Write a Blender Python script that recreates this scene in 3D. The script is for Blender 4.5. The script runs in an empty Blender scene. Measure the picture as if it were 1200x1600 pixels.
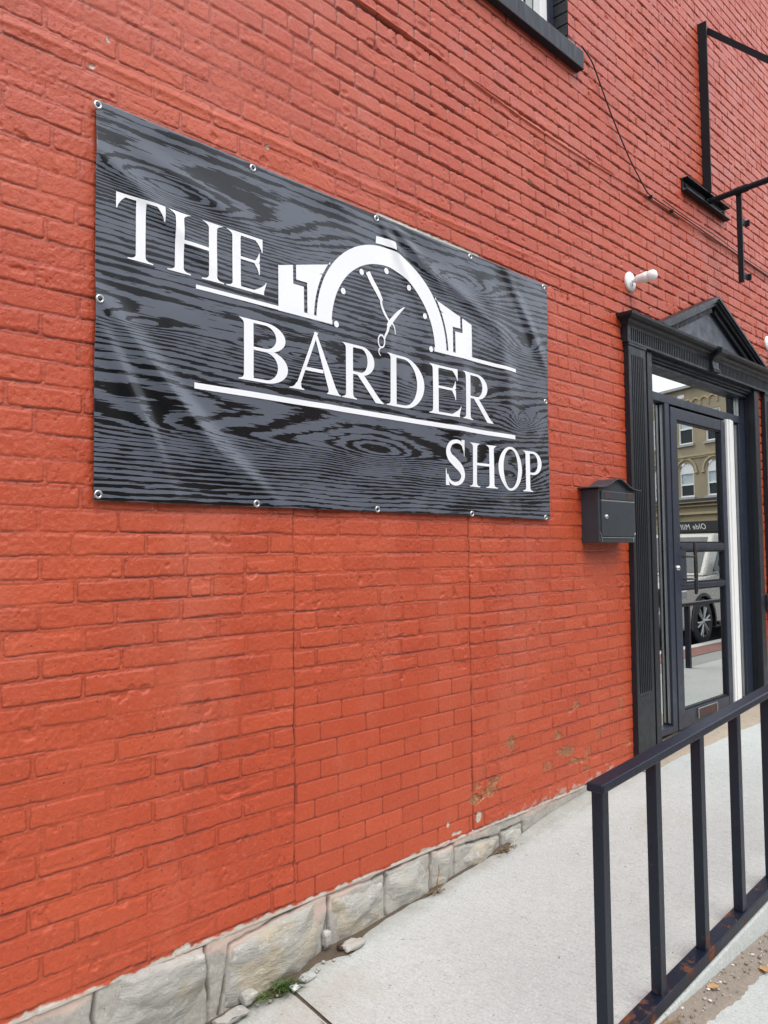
import bpy, bmesh, math, random
import numpy as np
from mathutils import Vector, Matrix

SC = bpy.context.scene
COL = SC.collection
rng = np.random.default_rng(7)
random.seed(5)

# ------------------------------------------------------------------ camera
cd = bpy.data.cameras.new("camera")
cd.sensor_fit = 'HORIZONTAL'; cd.sensor_width = 36.0
cd.lens = 36.0 * 1233.5 / 1200.0
cd.clip_start = 0.02; cd.clip_end = 2000
cam = bpy.data.objects.new("camera", cd); COL.objects.link(cam)
yaw, pitch, roll = .78758, .049924, -.010438
f_ = Vector((math.sin(yaw)*math.cos(pitch), math.cos(yaw)*math.cos(pitch), math.sin(pitch)))
r_ = Vector((math.cos(yaw), -math.sin(yaw), 0)); u_ = r_.cross(f_)
c_, s_ = math.cos(roll), math.sin(roll)
r2, u2 = c_*r_ + s_*u_, -s_*r_ + c_*u_
cam.matrix_world = Matrix(((r2.x, u2.x, -f_.x, 0), (r2.y, u2.y, -f_.y, -2.26859), (r2.z, u2.z, -f_.z, 1.6), (0, 0, 0, 1)))
SC.camera = cam

# ------------------------------------------------------------------ light
SUN_EL, SUN_AZ = math.radians(58), math.radians(-14)      # azimuth from -y (street side) towards +x
w = bpy.data.worlds.new("World"); SC.world = w; w.use_nodes = True
wn = w.node_tree
bgn = wn.nodes["Background"]
sky = wn.nodes.new("ShaderNodeTexSky"); sky.sky_type = 'NISHITA'; sky.sun_disc = False
sky.sun_elevation = SUN_EL
sky.air_density = 1.0; sky.dust_density = 6.0; sky.ozone_density = 1.0
to_sun = Vector((math.sin(SUN_AZ)*math.cos(SUN_EL), -math.cos(SUN_AZ)*math.cos(SUN_EL), math.sin(SUN_EL)))
sky.sun_rotation = math.atan2(to_sun.x, to_sun.y)
# high overcast layer over the clear sky
_tc = wn.nodes.new("ShaderNodeTexCoord"); _nz = wn.nodes.new("ShaderNodeTexNoise"); _nz.inputs['Scale'].default_value = 2.2; _nz.inputs['Detail'].default_value = 6
wn.links.new(_tc.outputs['Generated'], _nz.inputs['Vector'])
_mr = wn.nodes.new("ShaderNodeMapRange"); _mr.inputs[1].default_value = .3; _mr.inputs[2].default_value = .7; _mr.inputs[3].default_value = .7; _mr.inputs[4].default_value = .92
wn.links.new(_nz.outputs[0], _mr.inputs[0])
_mx = wn.nodes.new("ShaderNodeMix"); _mx.data_type = 'RGBA'; wn.links.new(_mr.outputs[0], _mx.inputs[0]); wn.links.new(sky.outputs[0], _mx.inputs[6]); _mx.inputs[7].default_value = (5.2, 5.5, 6.0, 1)
wn.links.new(_mx.outputs[2], bgn.inputs[0]); bgn.inputs[1].default_value = 0.15
sl = bpy.data.lights.new("sun", 'SUN'); sl.energy = .9; sl.angle = math.radians(40); sl.color = (1.0, .985, .96)
so = bpy.data.objects.new("sun", sl); COL.objects.link(so)
so.rotation_euler = (-to_sun).to_track_quat('-Z', 'Y').to_euler(); so.location = (3, -6, 9)
SC.view_settings.view_transform = 'Standard'; SC.view_settings.look = 'None'
SC.view_settings.gamma = 1; SC.view_settings.exposure = 1.19

# ------------------------------------------------------------------ node helpers
def new_mat(name):
    m = bpy.data.materials.new(name); m.use_nodes = True
    nt = m.node_tree; return m, nt, nt.nodes["Principled BSDF"]

def nd(nt, typ, props=None, **ins):
    n = nt.nodes.new(typ)
    for k, v in (props or {}).items(): setattr(n, k, v)
    for k, v in ins.items():
        key = int(k[1:]) if k[0] == 'i' and k[1:].isdigit() else k.replace('_', ' ')
        s = n.inputs[key]
        if isinstance(v, bpy.types.NodeSocket): nt.links.new(v, s)
        else: s.default_value = v
    return n

def mth(nt, op, a, b=0.0, clamp=False):
    return nd(nt, "ShaderNodeMath", dict(operation=op, use_clamp=clamp), i0=a, i1=b).outputs[0]

def mix(nt, f, a, b):
    n = nt.nodes.new("ShaderNodeMix"); n.data_type = 'RGBA'
    for s, v in ((n.inputs[0], f), (n.inputs[6], a), (n.inputs[7], b)):
        if isinstance(v, bpy.types.NodeSocket): nt.links.new(v, s)
        else: s.default_value = v if not isinstance(v, tuple) or len(v) == 4 else (*v, 1)
    return n.outputs[2]

def ramp(nt, fac, lo, hi):
    return nd(nt, "ShaderNodeMapRange", dict(interpolation_type='SMOOTHSTEP'), i0=fac, i1=lo, i2=hi, i3=0.0, i4=1.0).outputs[0]

def coord(nt, scale=(1, 1, 1), loc=(0, 0, 0)):
    tc = nt.nodes.new("ShaderNodeTexCoord")
    return nd(nt, "ShaderNodeMapping", None, Vector=tc.outputs['Object'], Scale=scale, Location=loc).outputs[0]

def noise(nt, vec, scale, detail=4, rough=.55):
    return nd(nt, "ShaderNodeTexNoise", None, Vector=vec, Scale=scale, Detail=detail, Roughness=rough).outputs[0]

def bump(nt, h, dist, strength=1.0, normal=None):
    n = nd(nt, "ShaderNodeBump", None, Height=h, Distance=dist, Strength=strength)
    if normal is not None: nt.links.new(normal, n.inputs['Normal'])
    return n.outputs[0]

def simple(name, col, rough=.5, metal=0., var=.15, vs=12., bscale=60., bdist=.0006, chips=None, chip_scale=30., chip_th=.72, spec=.5, stretch=(1,1,1)):
    m, nt, p = new_mat(name)
    v = coord(nt, stretch)
    n1 = noise(nt, v, vs, 5)
    lo = tuple(c*(1-var) for c in col); hi = tuple(min(1, c*(1+var)) for c in col)
    c = mix(nt, n1, lo, hi)
    if chips is not None:
        k = ramp(nt, noise(nt, coord(nt), chip_scale, 7, .68), chip_th, chip_th+.03)
        c = mix(nt, k, c, chips)
    nt.links.new(c, p.inputs['Base Color'])
    rr = nd(nt, "ShaderNodeMapRange", None, i0=noise(nt, v, vs*2.3, 4), i1=.3, i2=.7, i3=max(.02, rough-.08), i4=min(1, rough+.1)).outputs[0]
    nt.links.new(rr, p.inputs['Roughness'])
    p.inputs['Metallic'].default_value = metal
    p.inputs['Specular IOR Level'].default_value = spec
    if bdist > 0: nt.links.new(bump(nt, noise(nt, v, bscale, 4), bdist), p.inputs['Normal'])
    return m

# ------------------------------------------------------------------ object helpers
def tag(o, label=None, cat=None, group=None, kind=None):
    if label: o['label'] = label
    if cat: o['category'] = cat
    if group: o['group'] = group
    if kind: o['kind'] = kind
    return o

def empty(name, loc, label=None, cat=None, group=None):
    o = bpy.data.objects.new(name, None); COL.objects.link(o); o.location = loc
    o.empty_display_size = .1
    return tag(o, label, cat, group)

def world_loc(o):
    v = Vector(o.location)
    while o.parent: o = o.parent; v += o.location
    return v

class MB:
    def __init__(s): s.v = []; s.f = []; s.m = []; s.sm = []
    def add(s, vs, fs, mi=0, smooth=False):
        b = len(s.v); s.v += [tuple(map(float, x)) for x in vs]
        for f in fs: s.f.append([b+i for i in f]); s.m.append(mi); s.sm.append(smooth)
    def box(s, x0, x1, y0, y1, z0, z1, mi=0, bev=0.0):
        if bev <= 0:
            v = [(x, y, z) for z in (z0, z1) for y in (y0, y1) for x in (x0, x1)]
            s.add(v, [(0,2,3,1), (4,5,7,6), (0,1,5,4), (2,6,7,3), (0,4,6,2), (1,3,7,5)], mi)
        else:
            bm = bmesh.new(); bmesh.ops.create_cube(bm, size=1)
            for q in bm.verts: q.co = Vector(((x0+x1)/2+q.co.x*(x1-x0), (y0+y1)/2+q.co.y*(y1-y0), (z0+z1)/2+q.co.z*(z1-z0)))
            bmesh.ops.bevel(bm, geom=bm.edges[:], offset=bev, segments=2, affect='EDGES', profile=.6)
            s.bm(bm, mi)
    def bm(s, bm, mi=0, smooth=False, M=None):
        bm.verts.index_update()
        s.add([(M @ q.co) if M else q.co for q in bm.verts], [[q.index for q in f.verts] for f in bm.faces], mi, smooth); bm.free()
    def prism(s, poly, axis, a, b, mi=0):
        # poly: 2D points; axis 'y': (x,z) extruded along y ; 'x': (y,z) along x ; 'z': (x,y) along z
        n = len(poly)
        def P(p, t): return {'y': (p[0], t, p[1]), 'x': (t, p[0], p[1]), 'z': (p[0], p[1], t)}[axis]
        v = [P(p, a) for p in poly] + [P(p, b) for p in poly]
        s.add(v, [tuple(range(n)), tuple(range(2*n-1, n-1, -1))] + [(i, n+i, n+(i+1) % n, (i+1) % n) for i in range(n)], mi)
    def tube(s, pts, r, n=10, mi=0, cap=True, smooth=True):
        pts = [Vector(p) for p in pts]; rs = r if isinstance(r, (list, tuple)) else [r]*len(pts)
        ref = None; vs = []
        for i, p in enumerate(pts):
            t = (pts[min(i+1, len(pts)-1)] - pts[max(i-1, 0)]).normalized()
            if ref is None: ref = t.orthogonal().normalized()
            ref = (ref - t*ref.dot(t)).normalized(); bi = t.cross(ref)
            for k in range(n):
                a = 2*math.pi*k/n; vs.append(p + (ref*math.cos(a) + bi*math.sin(a))*rs[i])
        fs = [(i*n+k, i*n+(k+1) % n, (i+1)*n+(k+1) % n, (i+1)*n+k) for i in range(len(pts)-1) for k in range(n)]
        s.add(vs, fs, mi, smooth)
        if cap:
            L = len(pts)-1
            s.add(vs[:n], [tuple(range(n-1, -1, -1))], mi); s.add(vs[L*n:], [tuple(range(n))], mi)
    def lathe(s, prof, origin, axis, n=24, mi=0, smooth=True):
        ax = Vector(axis).normalized(); e1 = ax.orthogonal().normalized(); e2 = ax.cross(e1); o = Vector(origin)
        vs = [o + ax*t + (e1*math.cos(2*math.pi*k/n) + e2*math.sin(2*math.pi*k/n))*max(r, 1e-4) for t, r in prof for k in range(n)]
        s.add(vs, [(i*n+k, i*n+(k+1) % n, (i+1)*n+(k+1) % n, (i+1)*n+k) for i in range(len(prof)-1) for k in range(n)], mi, smooth)
    def build(s, name, mats, parent=None, bevel=0.0):
        off = world_loc(parent) if parent else Vector((0, 0, 0))
        me = bpy.data.meshes.new(name)
        me.from_pydata([tuple(Vector(v)-off) for v in s.v], [], s.f)
        mats = mats if isinstance(mats, (list, tuple)) else [mats]
        for m in mats: me.materials.append(m)
        me.polygons.foreach_set('material_index', s.m); me.polygons.foreach_set('use_smooth', s.sm); me.update()
        o = bpy.data.objects.new(name, me); COL.objects.link(o)
        if parent: o.parent = parent
        if bevel > 0:
            md = o.modifiers.new("bevel", 'BEVEL'); md.width = bevel; md.segments = 2; md.limit_method = 'ANGLE'; md.angle_limit = math.radians(40)
        return o

def grid_mesh(name, V, nx, nz, mats, parent=None, keep=None, flip=False, attrs=None, smooth=True):
    # V: (nz, nx, 3) array
    off = np.array(world_loc(parent)) if parent else np.zeros(3)
    V = (V - off).reshape(-1, 3).astype(np.float32)
    i = np.arange(nz-1)[:, None]*nx + np.arange(nx-1)[None, :]
    q = np.stack([i, i+1, i+nx+1, i+nx], -1)
    if flip: q = q[..., ::-1]
    if keep is not None: q = q[keep]
    q = q.reshape(-1, 4).astype(np.int32)
    me = bpy.data.meshes.new(name)
    me.vertices.add(len(V)); me.vertices.foreach_set('co', V.ravel())
    me.loops.add(q.size); me.loops.foreach_set('vertex_index', q.ravel())
    me.polygons.add(len(q)); me.polygons.foreach_set('loop_start', np.arange(0, q.size, 4, dtype=np.int32))
    me.update(calc_edges=True)
    me.polygons.foreach_set('use_smooth', np.full(len(q), smooth))
    for k, a in (attrs or {}).items():
        if a.ndim == 3:
            at = me.attributes.new(k, 'FLOAT_COLOR', 'POINT'); at.data.foreach_set('color', a.reshape(-1).astype(np.float32))
        else:
            at = me.attributes.new(k, 'FLOAT', 'POINT'); at.data.foreach_set('value', a.ravel().astype(np.float32))
    for m in (mats if isinstance(mats, (list, tuple)) else [mats]): me.materials.append(m)
    o = bpy.data.objects.new(name, me); COL.objects.link(o)
    if parent: o.parent = parent
    return o

# ------------------------------------------------------------------ numpy noise
_T = rng.random((257, 257)).astype(np.float32)
def vn(x, y, seed=0):
    x = np.asarray(x, np.float32) + seed*17.31; y = np.asarray(y, np.float32) + seed*9.77
    xi = np.floor(x).astype(np.int32); yi = np.floor(y).astype(np.int32)
    fx = x-xi; fy = y-yi
    fx = fx*fx*(3-2*fx); fy = fy*fy*(3-2*fy)
    x0 = xi & 255; y0 = yi & 255; x1 = (xi+1) & 255; y1 = (yi+1) & 255
    a = _T[y0, x0]; b = _T[y0, x1]; c = _T[y1, x0]; d = _T[y1, x1]
    return (a+(b-a)*fx)*(1-fy) + (c+(d-c)*fx)*fy
def fbm(x, y, o=3, seed=0):
    t = 0; a = .5; n = 0
    for k in range(o): t = t + a*vn(x*2**k, y*2**k, seed+k); n += a; a *= .5
    return t/n - .5
def hsh(a, b, s=0):
    h = np.sin(np.asarray(a)*127.1 + np.asarray(b)*311.7 + s*74.7)*43758.5453
    return h - np.floor(h)
def sst(x, a, b):
    t = np.clip((x-a)/(b-a), 0, 1); return t*t*(3-2*t)

# ------------------------------------------------------------------ materials
def brick_paint_mat():
    m, nt, p = new_mat("painted_brick")
    at = nd(nt, "ShaderNodeAttribute", dict(attribute_name="wallmask"))
    sep = nd(nt, "ShaderNodeSeparateColor", None, i0=at.outputs['Color'])
    tone, joint, peel = sep.outputs[0], sep.outputs[1], sep.outputs[2]; bare = at.outputs['Alpha']
    v = coord(nt)
    c = mix(nt, tone, (.415, .059, .0185), (.475, .075, .0255))
    c = mix(nt, mth(nt, 'MULTIPLY', ramp(nt, noise(nt, v, 1.1, 5, .6), .4, .66), .55), c, (.41, .047, .013))
    c = mix(nt, mth(nt, 'MULTIPLY', ramp(nt, noise(nt, coord(nt, (1, 1, .35), (5, 0, 2)), 2.3, 6, .65), .52, .72), .35), c, (.50, .125, .070))
    c = mix(nt, mth(nt, 'MULTIPLY', ramp(nt, noise(nt, coord(nt, (1, 1, .22), (9, 0, 1)), 4.5, 6, .7), .56, .74), .28), c, (.22, .045, .022))
    c = mix(nt, mth(nt, 'MULTIPLY', ramp(nt, noise(nt, v, 26, 6, .7), .55, .8), .28), c, (.52, .125, .075))
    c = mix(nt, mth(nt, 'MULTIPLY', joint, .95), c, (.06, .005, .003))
    # tiny dark pits and pale flecks in the paint
    vo = nd(nt, "ShaderNodeTexVoronoi", None, Vector=v, Scale=42.0)
    pit = mth(nt, 'MULTIPLY', mth(nt, 'LESS_THAN', vo.outputs[0], .11), mth(nt, 'GREATER_THAN', nd(nt, "ShaderNodeSeparateColor", None, i0=vo.outputs['Color']).outputs[0], .66))
    c = mix(nt, mth(nt, 'MULTIPLY', pit, .75), c, (.1, .018, .012))
    vo2 = nd(nt, "ShaderNodeTexVoronoi", None, Vector=v, Scale=15.0)
    fl = mth(nt, 'MULTIPLY', mth(nt, 'LESS_THAN', vo2.outputs[0], .045), mth(nt, 'GREATER_THAN', nd(nt, "ShaderNodeSeparateColor", None, i0=vo2.outputs['Color']).outputs[1], .93))
    c = mix(nt, fl, c, (.62, .5, .42))
    sp = noise(nt, v, 85, 4, .7)
    c = mix(nt, mth(nt, 'MULTIPLY', ramp(nt, sp, .56, .72), .35), c, (.25, .036, .014))
    c = mix(nt, mth(nt, 'MULTIPLY', ramp(nt, sp, .44, .30), .35), c, (.62, .17, .09))
    # exposed brick / mortar where paint is gone
    ex = mix(nt, noise(nt, v, 20, 6, .7), (.29, .10, .036), (.25, .115, .055))
    ex = mix(nt, ramp(nt, noise(nt, v, 45, 5), .52, .62), ex, (.47, .17, .08))
    c = mix(nt, peel, c, ex)
    gm = mix(nt, noise(nt, v, 30, 6, .7), (.34, .31, .27), (.58, .53, .45))
    c = mix(nt, bare, c, gm)
    nt.links.new(c, p.inputs['Base Color'])
    nt.links.new(nd(nt, "ShaderNodeMapRange", None, i0=noise(nt, v, 6, 5), i1=.3, i2=.7, i3=.38, i4=.55).outputs[0], p.inputs['Roughness'])
    p.inputs['Specular IOR Level'].default_value = .55
    b = bump(nt, noise(nt, v, 60, 6, .68), .0028)
    b = bump(nt, noise(nt, v, 190, 4, .65), .0014, 1.0, b)
    nt.links.new(bump(nt, mth(nt, 'MULTIPLY', pit, -1.0), .002, 1.0, b), p.inputs['Normal'])
    return m

def concrete_mat(name, base, broom=True, dark=.5):
    m, nt, p = new_mat(name)
    v = coord(nt)
    lo = tuple(c*.80 for c in base); hi = tuple(min(.85, c*1.1) for c in base)
    c = mix(nt, noise(nt, v, 1.6, 6, .62), lo, hi)
    vb = coord(nt, (9.0, 1.6, 1)) if broom else v
    n1 = noise(nt, vb, 14, 5, .7)
    c = mix(nt, mth(nt, 'MULTIPLY', ramp(nt, n1, .48, .66), .55), c, tuple(x*.68 for x in base))
    n2 = noise(nt, v, 70, 5, .7)
    c = mix(nt, mth(nt, 'MULTIPLY', ramp(nt, n2, .56, .74), .4), c, tuple(x*.72 for x in base))
    n3 = noise(nt, v, 120, 4, .7); n4 = noise(nt, v, 62, 4, .65)
    c = mix(nt, mth(nt, 'MULTIPLY', ramp(nt, n3, .50, .70), .55), c, tuple(x*.62 for x in base))
    c = mix(nt, mth(nt, 'MULTIPLY', ramp(nt, n3, .48, .34), .6), c, tuple(min(.86, x*1.22) for x in base))
    pit = ramp(nt, n4, .665, .70)
    c = mix(nt, mth(nt, 'MULTIPLY', pit, .7), c, tuple(x*.3 for x in base))
    st = ramp(nt, noise(nt, v, .9, 7, .66), .57, .7)
    c = mix(nt, mth(nt, 'MULTIPLY', st, .38), c, (.33, .29, .23))
    if broom:   # trodden dirt collecting against the wall
        yy = nd(nt, "ShaderNodeSeparateXYZ", None, Vector=v).outputs[1]
        dk = mth(nt, 'MULTIPLY', ramp(nt, mth(nt, 'ADD', yy, mth(nt, 'MULTIPLY', noise(nt, v, 7, 6, .7), .22)), -.02, .12), .55)
        c = mix(nt, dk, c, (.22, .19, .15))
    nt.links.new(c, p.inputs['Base Color']); p.inputs['Roughness'].default_value = .9
    p.inputs['Specular IOR Level'].default_value = .25
    b = bump(nt, n1, .0022 if broom else .001)
    b = bump(nt, n2, .0012, 1, b)
    nt.links.new(bump(nt, mth(nt, 'MULTIPLY', pit, -1.0), .0015, 1, b), p.inputs['Normal'])
    return m

def stone_mat():
    m, nt, p = new_mat("limestone")
    v = coord(nt); v2 = coord(nt, (1, 1, 2.6))
    c = mix(nt, noise(nt, v2, 7, 7, .65), (.245, .24, .225), (.56, .54, .48))
    c = mix(nt, mth(nt, 'MULTIPLY', ramp(nt, noise(nt, v, 5.0, 5, .6), .5, .66), .6), c, (.48, .39, .245))
    c = mix(nt, mth(nt, 'MULTIPLY', ramp(nt, noise(nt, v, 34, 7, .72), .54, .68), .6), c, (.64, .62, .57))
    c = mix(nt, mth(nt, 'MULTIPLY', ramp(nt, noise(nt, v, 60, 6, .7), .62, .72), .5), c, (.2, .19, .175))
    nt.links.new(c, p.inputs['Base Color']); p.inputs['Roughness'].default_value = .9
    b = bump(nt, noise(nt, v2, 24, 8, .72), .013)
    nt.links.new(bump(nt, noise(nt, v, 120, 4), .0015, 1, b), p.inputs['Normal'])
    return m

def banner_mat():
    m, nt, p = new_mat("printed_vinyl")
    at = nd(nt, "ShaderNodeAttribute", dict(attribute_name="grain"))
    v = coord(nt)
    n1 = noise(nt, coord(nt, (5, 1, 85)), 1.0, 4, .6)           # ragged line edges
    n2 = noise(nt, coord(nt, (3.2, 1, 9)), 1.0, 3, .5)          # line weight
    n3 = noise(nt, coord(nt, (13, 1, 210)), 1.0, 2, .5)         # short fibre dashes
    ph = mth(nt, 'ADD', at.outputs['Fac'], mth(nt, 'MULTIPLY', mth(nt, 'SUBTRACT', n1, .5), 1.15))
    ph = mth(nt, 'ADD', ph, mth(nt, 'MULTIPLY', mth(nt, 'SUBTRACT', n3, .5), .5))
    fr = mth(nt, 'FRACT', ph)
    tri = mth(nt, 'ABSOLUTE', mth(nt, 'SUBTRACT', mth(nt, 'MULTIPLY', fr, 2.0), 1.0))
    wd = nd(nt, "ShaderNodeMapRange", None, i0=n2, i1=.32, i2=.68, i3=.08, i4=.72).outputs[0]
    line = mth(nt, 'LESS_THAN', tri, wd)
    dash = mth(nt, 'GREATER_THAN', noise(nt, coord(nt, (6, 1, 150), (3, 0, 7)), 1.0, 2, .5), .66)
    d = mth(nt, 'MAXIMUM', line, dash)
    c = mix(nt, d, (.095, .108, .134), (.0022, .0028, .0036))
    nt.links.new(c, p.inputs['Base Color'])
    p.inputs['Roughness'].default_value = .27; p.inputs['Specular IOR Level'].default_value = .5
    wv = noise(nt, v, 5, 2)
    b = bump(nt, wv, .003)
    nt.links.new(b, p.inputs['Normal'])
    return m

def glass_mat():
    m, nt, p = new_mat("window_glass")
    out = nt.nodes["Material Output"]; nt.nodes.remove(p)
    lw = nd(nt, "ShaderNodeFresnel", None, IOR=1.9)
    f = mth(nt, 'MINIMUM', mth(nt, 'ADD', mth(nt, 'MULTIPLY', lw.outputs[0], 1.2), .42), .92)
    gl = nd(nt, "ShaderNodeBsdfGlossy", None, Color=(.97, 1, .98, 1), Roughness=.0)
    tr = nd(nt, "ShaderNodeBsdfTransparent", None, Color=(.5, .56, .54, 1))
    mx = nd(nt, "ShaderNodeMixShader", None, i0=f, i1=tr.outputs[0], i2=gl.outputs[0])
    nt.links.new(mx.outputs[0], out.inputs[0])
    return m

M = {}
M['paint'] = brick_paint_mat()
M['concrete'] = concrete_mat("broomed_concrete", (.445, .468, .447))
M['slab'] = concrete_mat("pavement_concrete", (.44, .46, .435))
M['mortar'] = concrete_mat("old_mortar", (.50, .455, .40), False)
def fmortar_mat():
    m = concrete_mat("foundation_mortar", (.38, .36, .32), False); nt = m.node_tree; p = nt.nodes["Principled BSDF"]
    src = p.inputs['Base Color'].links[0].from_socket
    sep = nd(nt, "ShaderNodeSeparateColor", None, i0=nd(nt, "ShaderNodeAttribute", dict(attribute_name="wallmask")).outputs['Color'])
    c = mix(nt, mth(nt, 'MULTIPLY', sep.outputs[1], .8), src, (.52, .39, .33))
    c = mix(nt, mth(nt, 'MULTIPLY', sep.outputs[0], .8), c, (.07, .06, .05))
    nt.links.new(c, p.inputs['Base Color']); return m
M['fmortar'] = fmortar_mat()
M['pebble'] = concrete_mat("exposed_aggregate", (.34, .285, .22), False)
M['stone'] = stone_mat()
M['banner'] = banner_mat()
M['white_print'] = simple("white_print", (.80, .81, .83), .38, var=.02, bdist=0)
M['glass'] = glass_mat()
M['black_wood'] = simple("black_painted_wood", (.012, .0145, .019), .4, var=.3, vs=9, bscale=35, bdist=.0012, chips=(.22, .2, .18), chip_scale=42, chip_th=.715, spec=.35)
M['black_frame'] = simple("blue_black_frame", (.018, .025, .042), .38, var=.2, vs=7, bscale=25, bdist=.0008, chips=(.2, .19, .17), chip_scale=34, chip_th=.745)
M['black_steel'] = simple("black_steel", (.009, .0105, .014), .5, var=.3, vs=14, bscale=40, bdist=.0008, spec=.25)
def rail_mat():
    m, nt, p = new_mat("railing_black_rusty")
    v = coord(nt); sp = nd(nt, "ShaderNodeSeparateXYZ", None, Vector=v)
    up = mth(nt, 'SUBTRACT', sp.outputs[2], mth(nt, 'MULTIPLY', sp.outputs[0], .066))   # height above the sloping bottom bar
    low = ramp(nt, up, .30, .03)
    c = mix(nt, noise(nt, v, 9, 5), (.005, .0085, .017), (.009, .0145, .028))
    c = mix(nt, mth(nt, 'MULTIPLY', ramp(nt, noise(nt, v, 40, 6, .7), .60, .75), .6), c, (.035, .04, .052))
    rn = mth(nt, 'ADD', noise(nt, v, 12, 9, .75), mth(nt, 'MULTIPLY', low, .10))
    k = ramp(nt, rn, .63, .72)
    ru = mix(nt, noise(nt, v, 70, 5, .7), (.035, .018, .012), (.24, .075, .022))
    c = mix(nt, mth(nt, 'MULTIPLY', k, .9), c, ru)
    nt.links.new(c, p.inputs['Base Color']); p.inputs['Specular IOR Level'].default_value = .35
    nt.links.new(nd(nt, "ShaderNodeMapRange", None, i0=k, i1=0.0, i2=1.0, i3=.36, i4=.9).outputs[0], p.inputs['Roughness'])
    b = bump(nt, noise(nt, v, 55, 5), .0012)
    nt.links.new(bump(nt, k, .0008, 1, b), p.inputs['Normal'])
    return m
M['rail'] = rail_mat()
M['box'] = simple("mailbox_metal", (.026, .033, .041), .42, var=.2, vs=10, bscale=60, bdist=.0003, chips=(.2, .2, .2), chip_scale=60, chip_th=.76)
M['rust'] = simple("rusty_metal", (.055, .026, .021), .6, var=.4, vs=30)
M['chrome'] = simple("bright_metal", (.62, .62, .60), .25, 1.0, var=.1)
M['silver'] = simple("silver_trim", (.42, .43, .43), .35, .8, var=.1)
M['white'] = simple("white_paint", (.78, .78, .76), .4, var=.05, bscale=30, bdist=.0004)
M['bulb'] = simple("white_bulb", (.86, .86, .85), .2, var=.02, bdist=0)
M['black_brick'] = simple("black_painted_brick", (.014, .015, .018), .5, var=.3, vs=20, bscale=40, bdist=.004)
M['sill'] = simple("black_sill", (.012, .0145, .021), .45, var=.3, vs=6, bscale=60, bdist=.001, chips=(.07, .085, .11), chip_scale=16, chip_th=.74, stretch=(3, 3, .5), spec=.3)
M['cable'] = simple("black_cable", (.009, .009, .01), .5, bdist=0)
M['grass'] = simple("green_blades", (.07, .125, .025), .5, var=.4, vs=30, bdist=0)
M['straw'] = simple("dry_blades", (.23, .15, .065), .7, var=.4, vs=30, bdist=0)
M['soil'] = simple("soil", (.085, .062, .042), .95, var=.5, vs=60, bscale=150, bdist=.004)
M['leaf'] = simple("dry_leaf", (.40, .23, .10), .6, var=.25, vs=40, bscale=80, bdist=.001)
M['grit'] = simple("grit", (.235, .195, .155), .95, var=.35, vs=55, bscale=260, bdist=.004, chips=(.5, .47, .42), chip_scale=190, chip_th=.62)
M['asphalt'] = simple("asphalt", (.05, .05, .052), .85, var=.25, vs=8, bscale=180, bdist=.003)
M['kerb'] = simple("kerb_concrete", (.55, .53, .49), .85, var=.15, bscale=90, bdist=.002)
M['interior'] = simple("interior_dark", (.035, .034, .033), .8, var=.3)
M['curtain'] = simple("grey_curtain", (.33, .34, .36), .8, var=.1)
M['tan'] = simple("bare_mortar", (.45, .36, .22), .85, var=.2)

# ------------------------------------------------------------------ brick building
bld = empty("brick_building", (4.0, .1, .1), "orange red painted brick shop building with black pedimented doorway", "building")

def seg(a, b, d): return np.arange(a, b-1e-6, d)
XS = np.concatenate([seg(-1.6, .5, .009), seg(.5, 2.4, .0031), seg(2.4, 3.1, .0042), seg(3.1, 4.4, .0050), seg(4.4, 7.3, .006), seg(7.3, 9.8, .010), [9.8]])
ZS = np.concatenate([seg(.335, 3.2, .0034), seg(3.2, 6.7, .0054), seg(6.7, 8.0, .05), [8.0]])
X, Z = np.meshgrid(XS.astype(np.float32), ZS.astype(np.float32))

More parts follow.
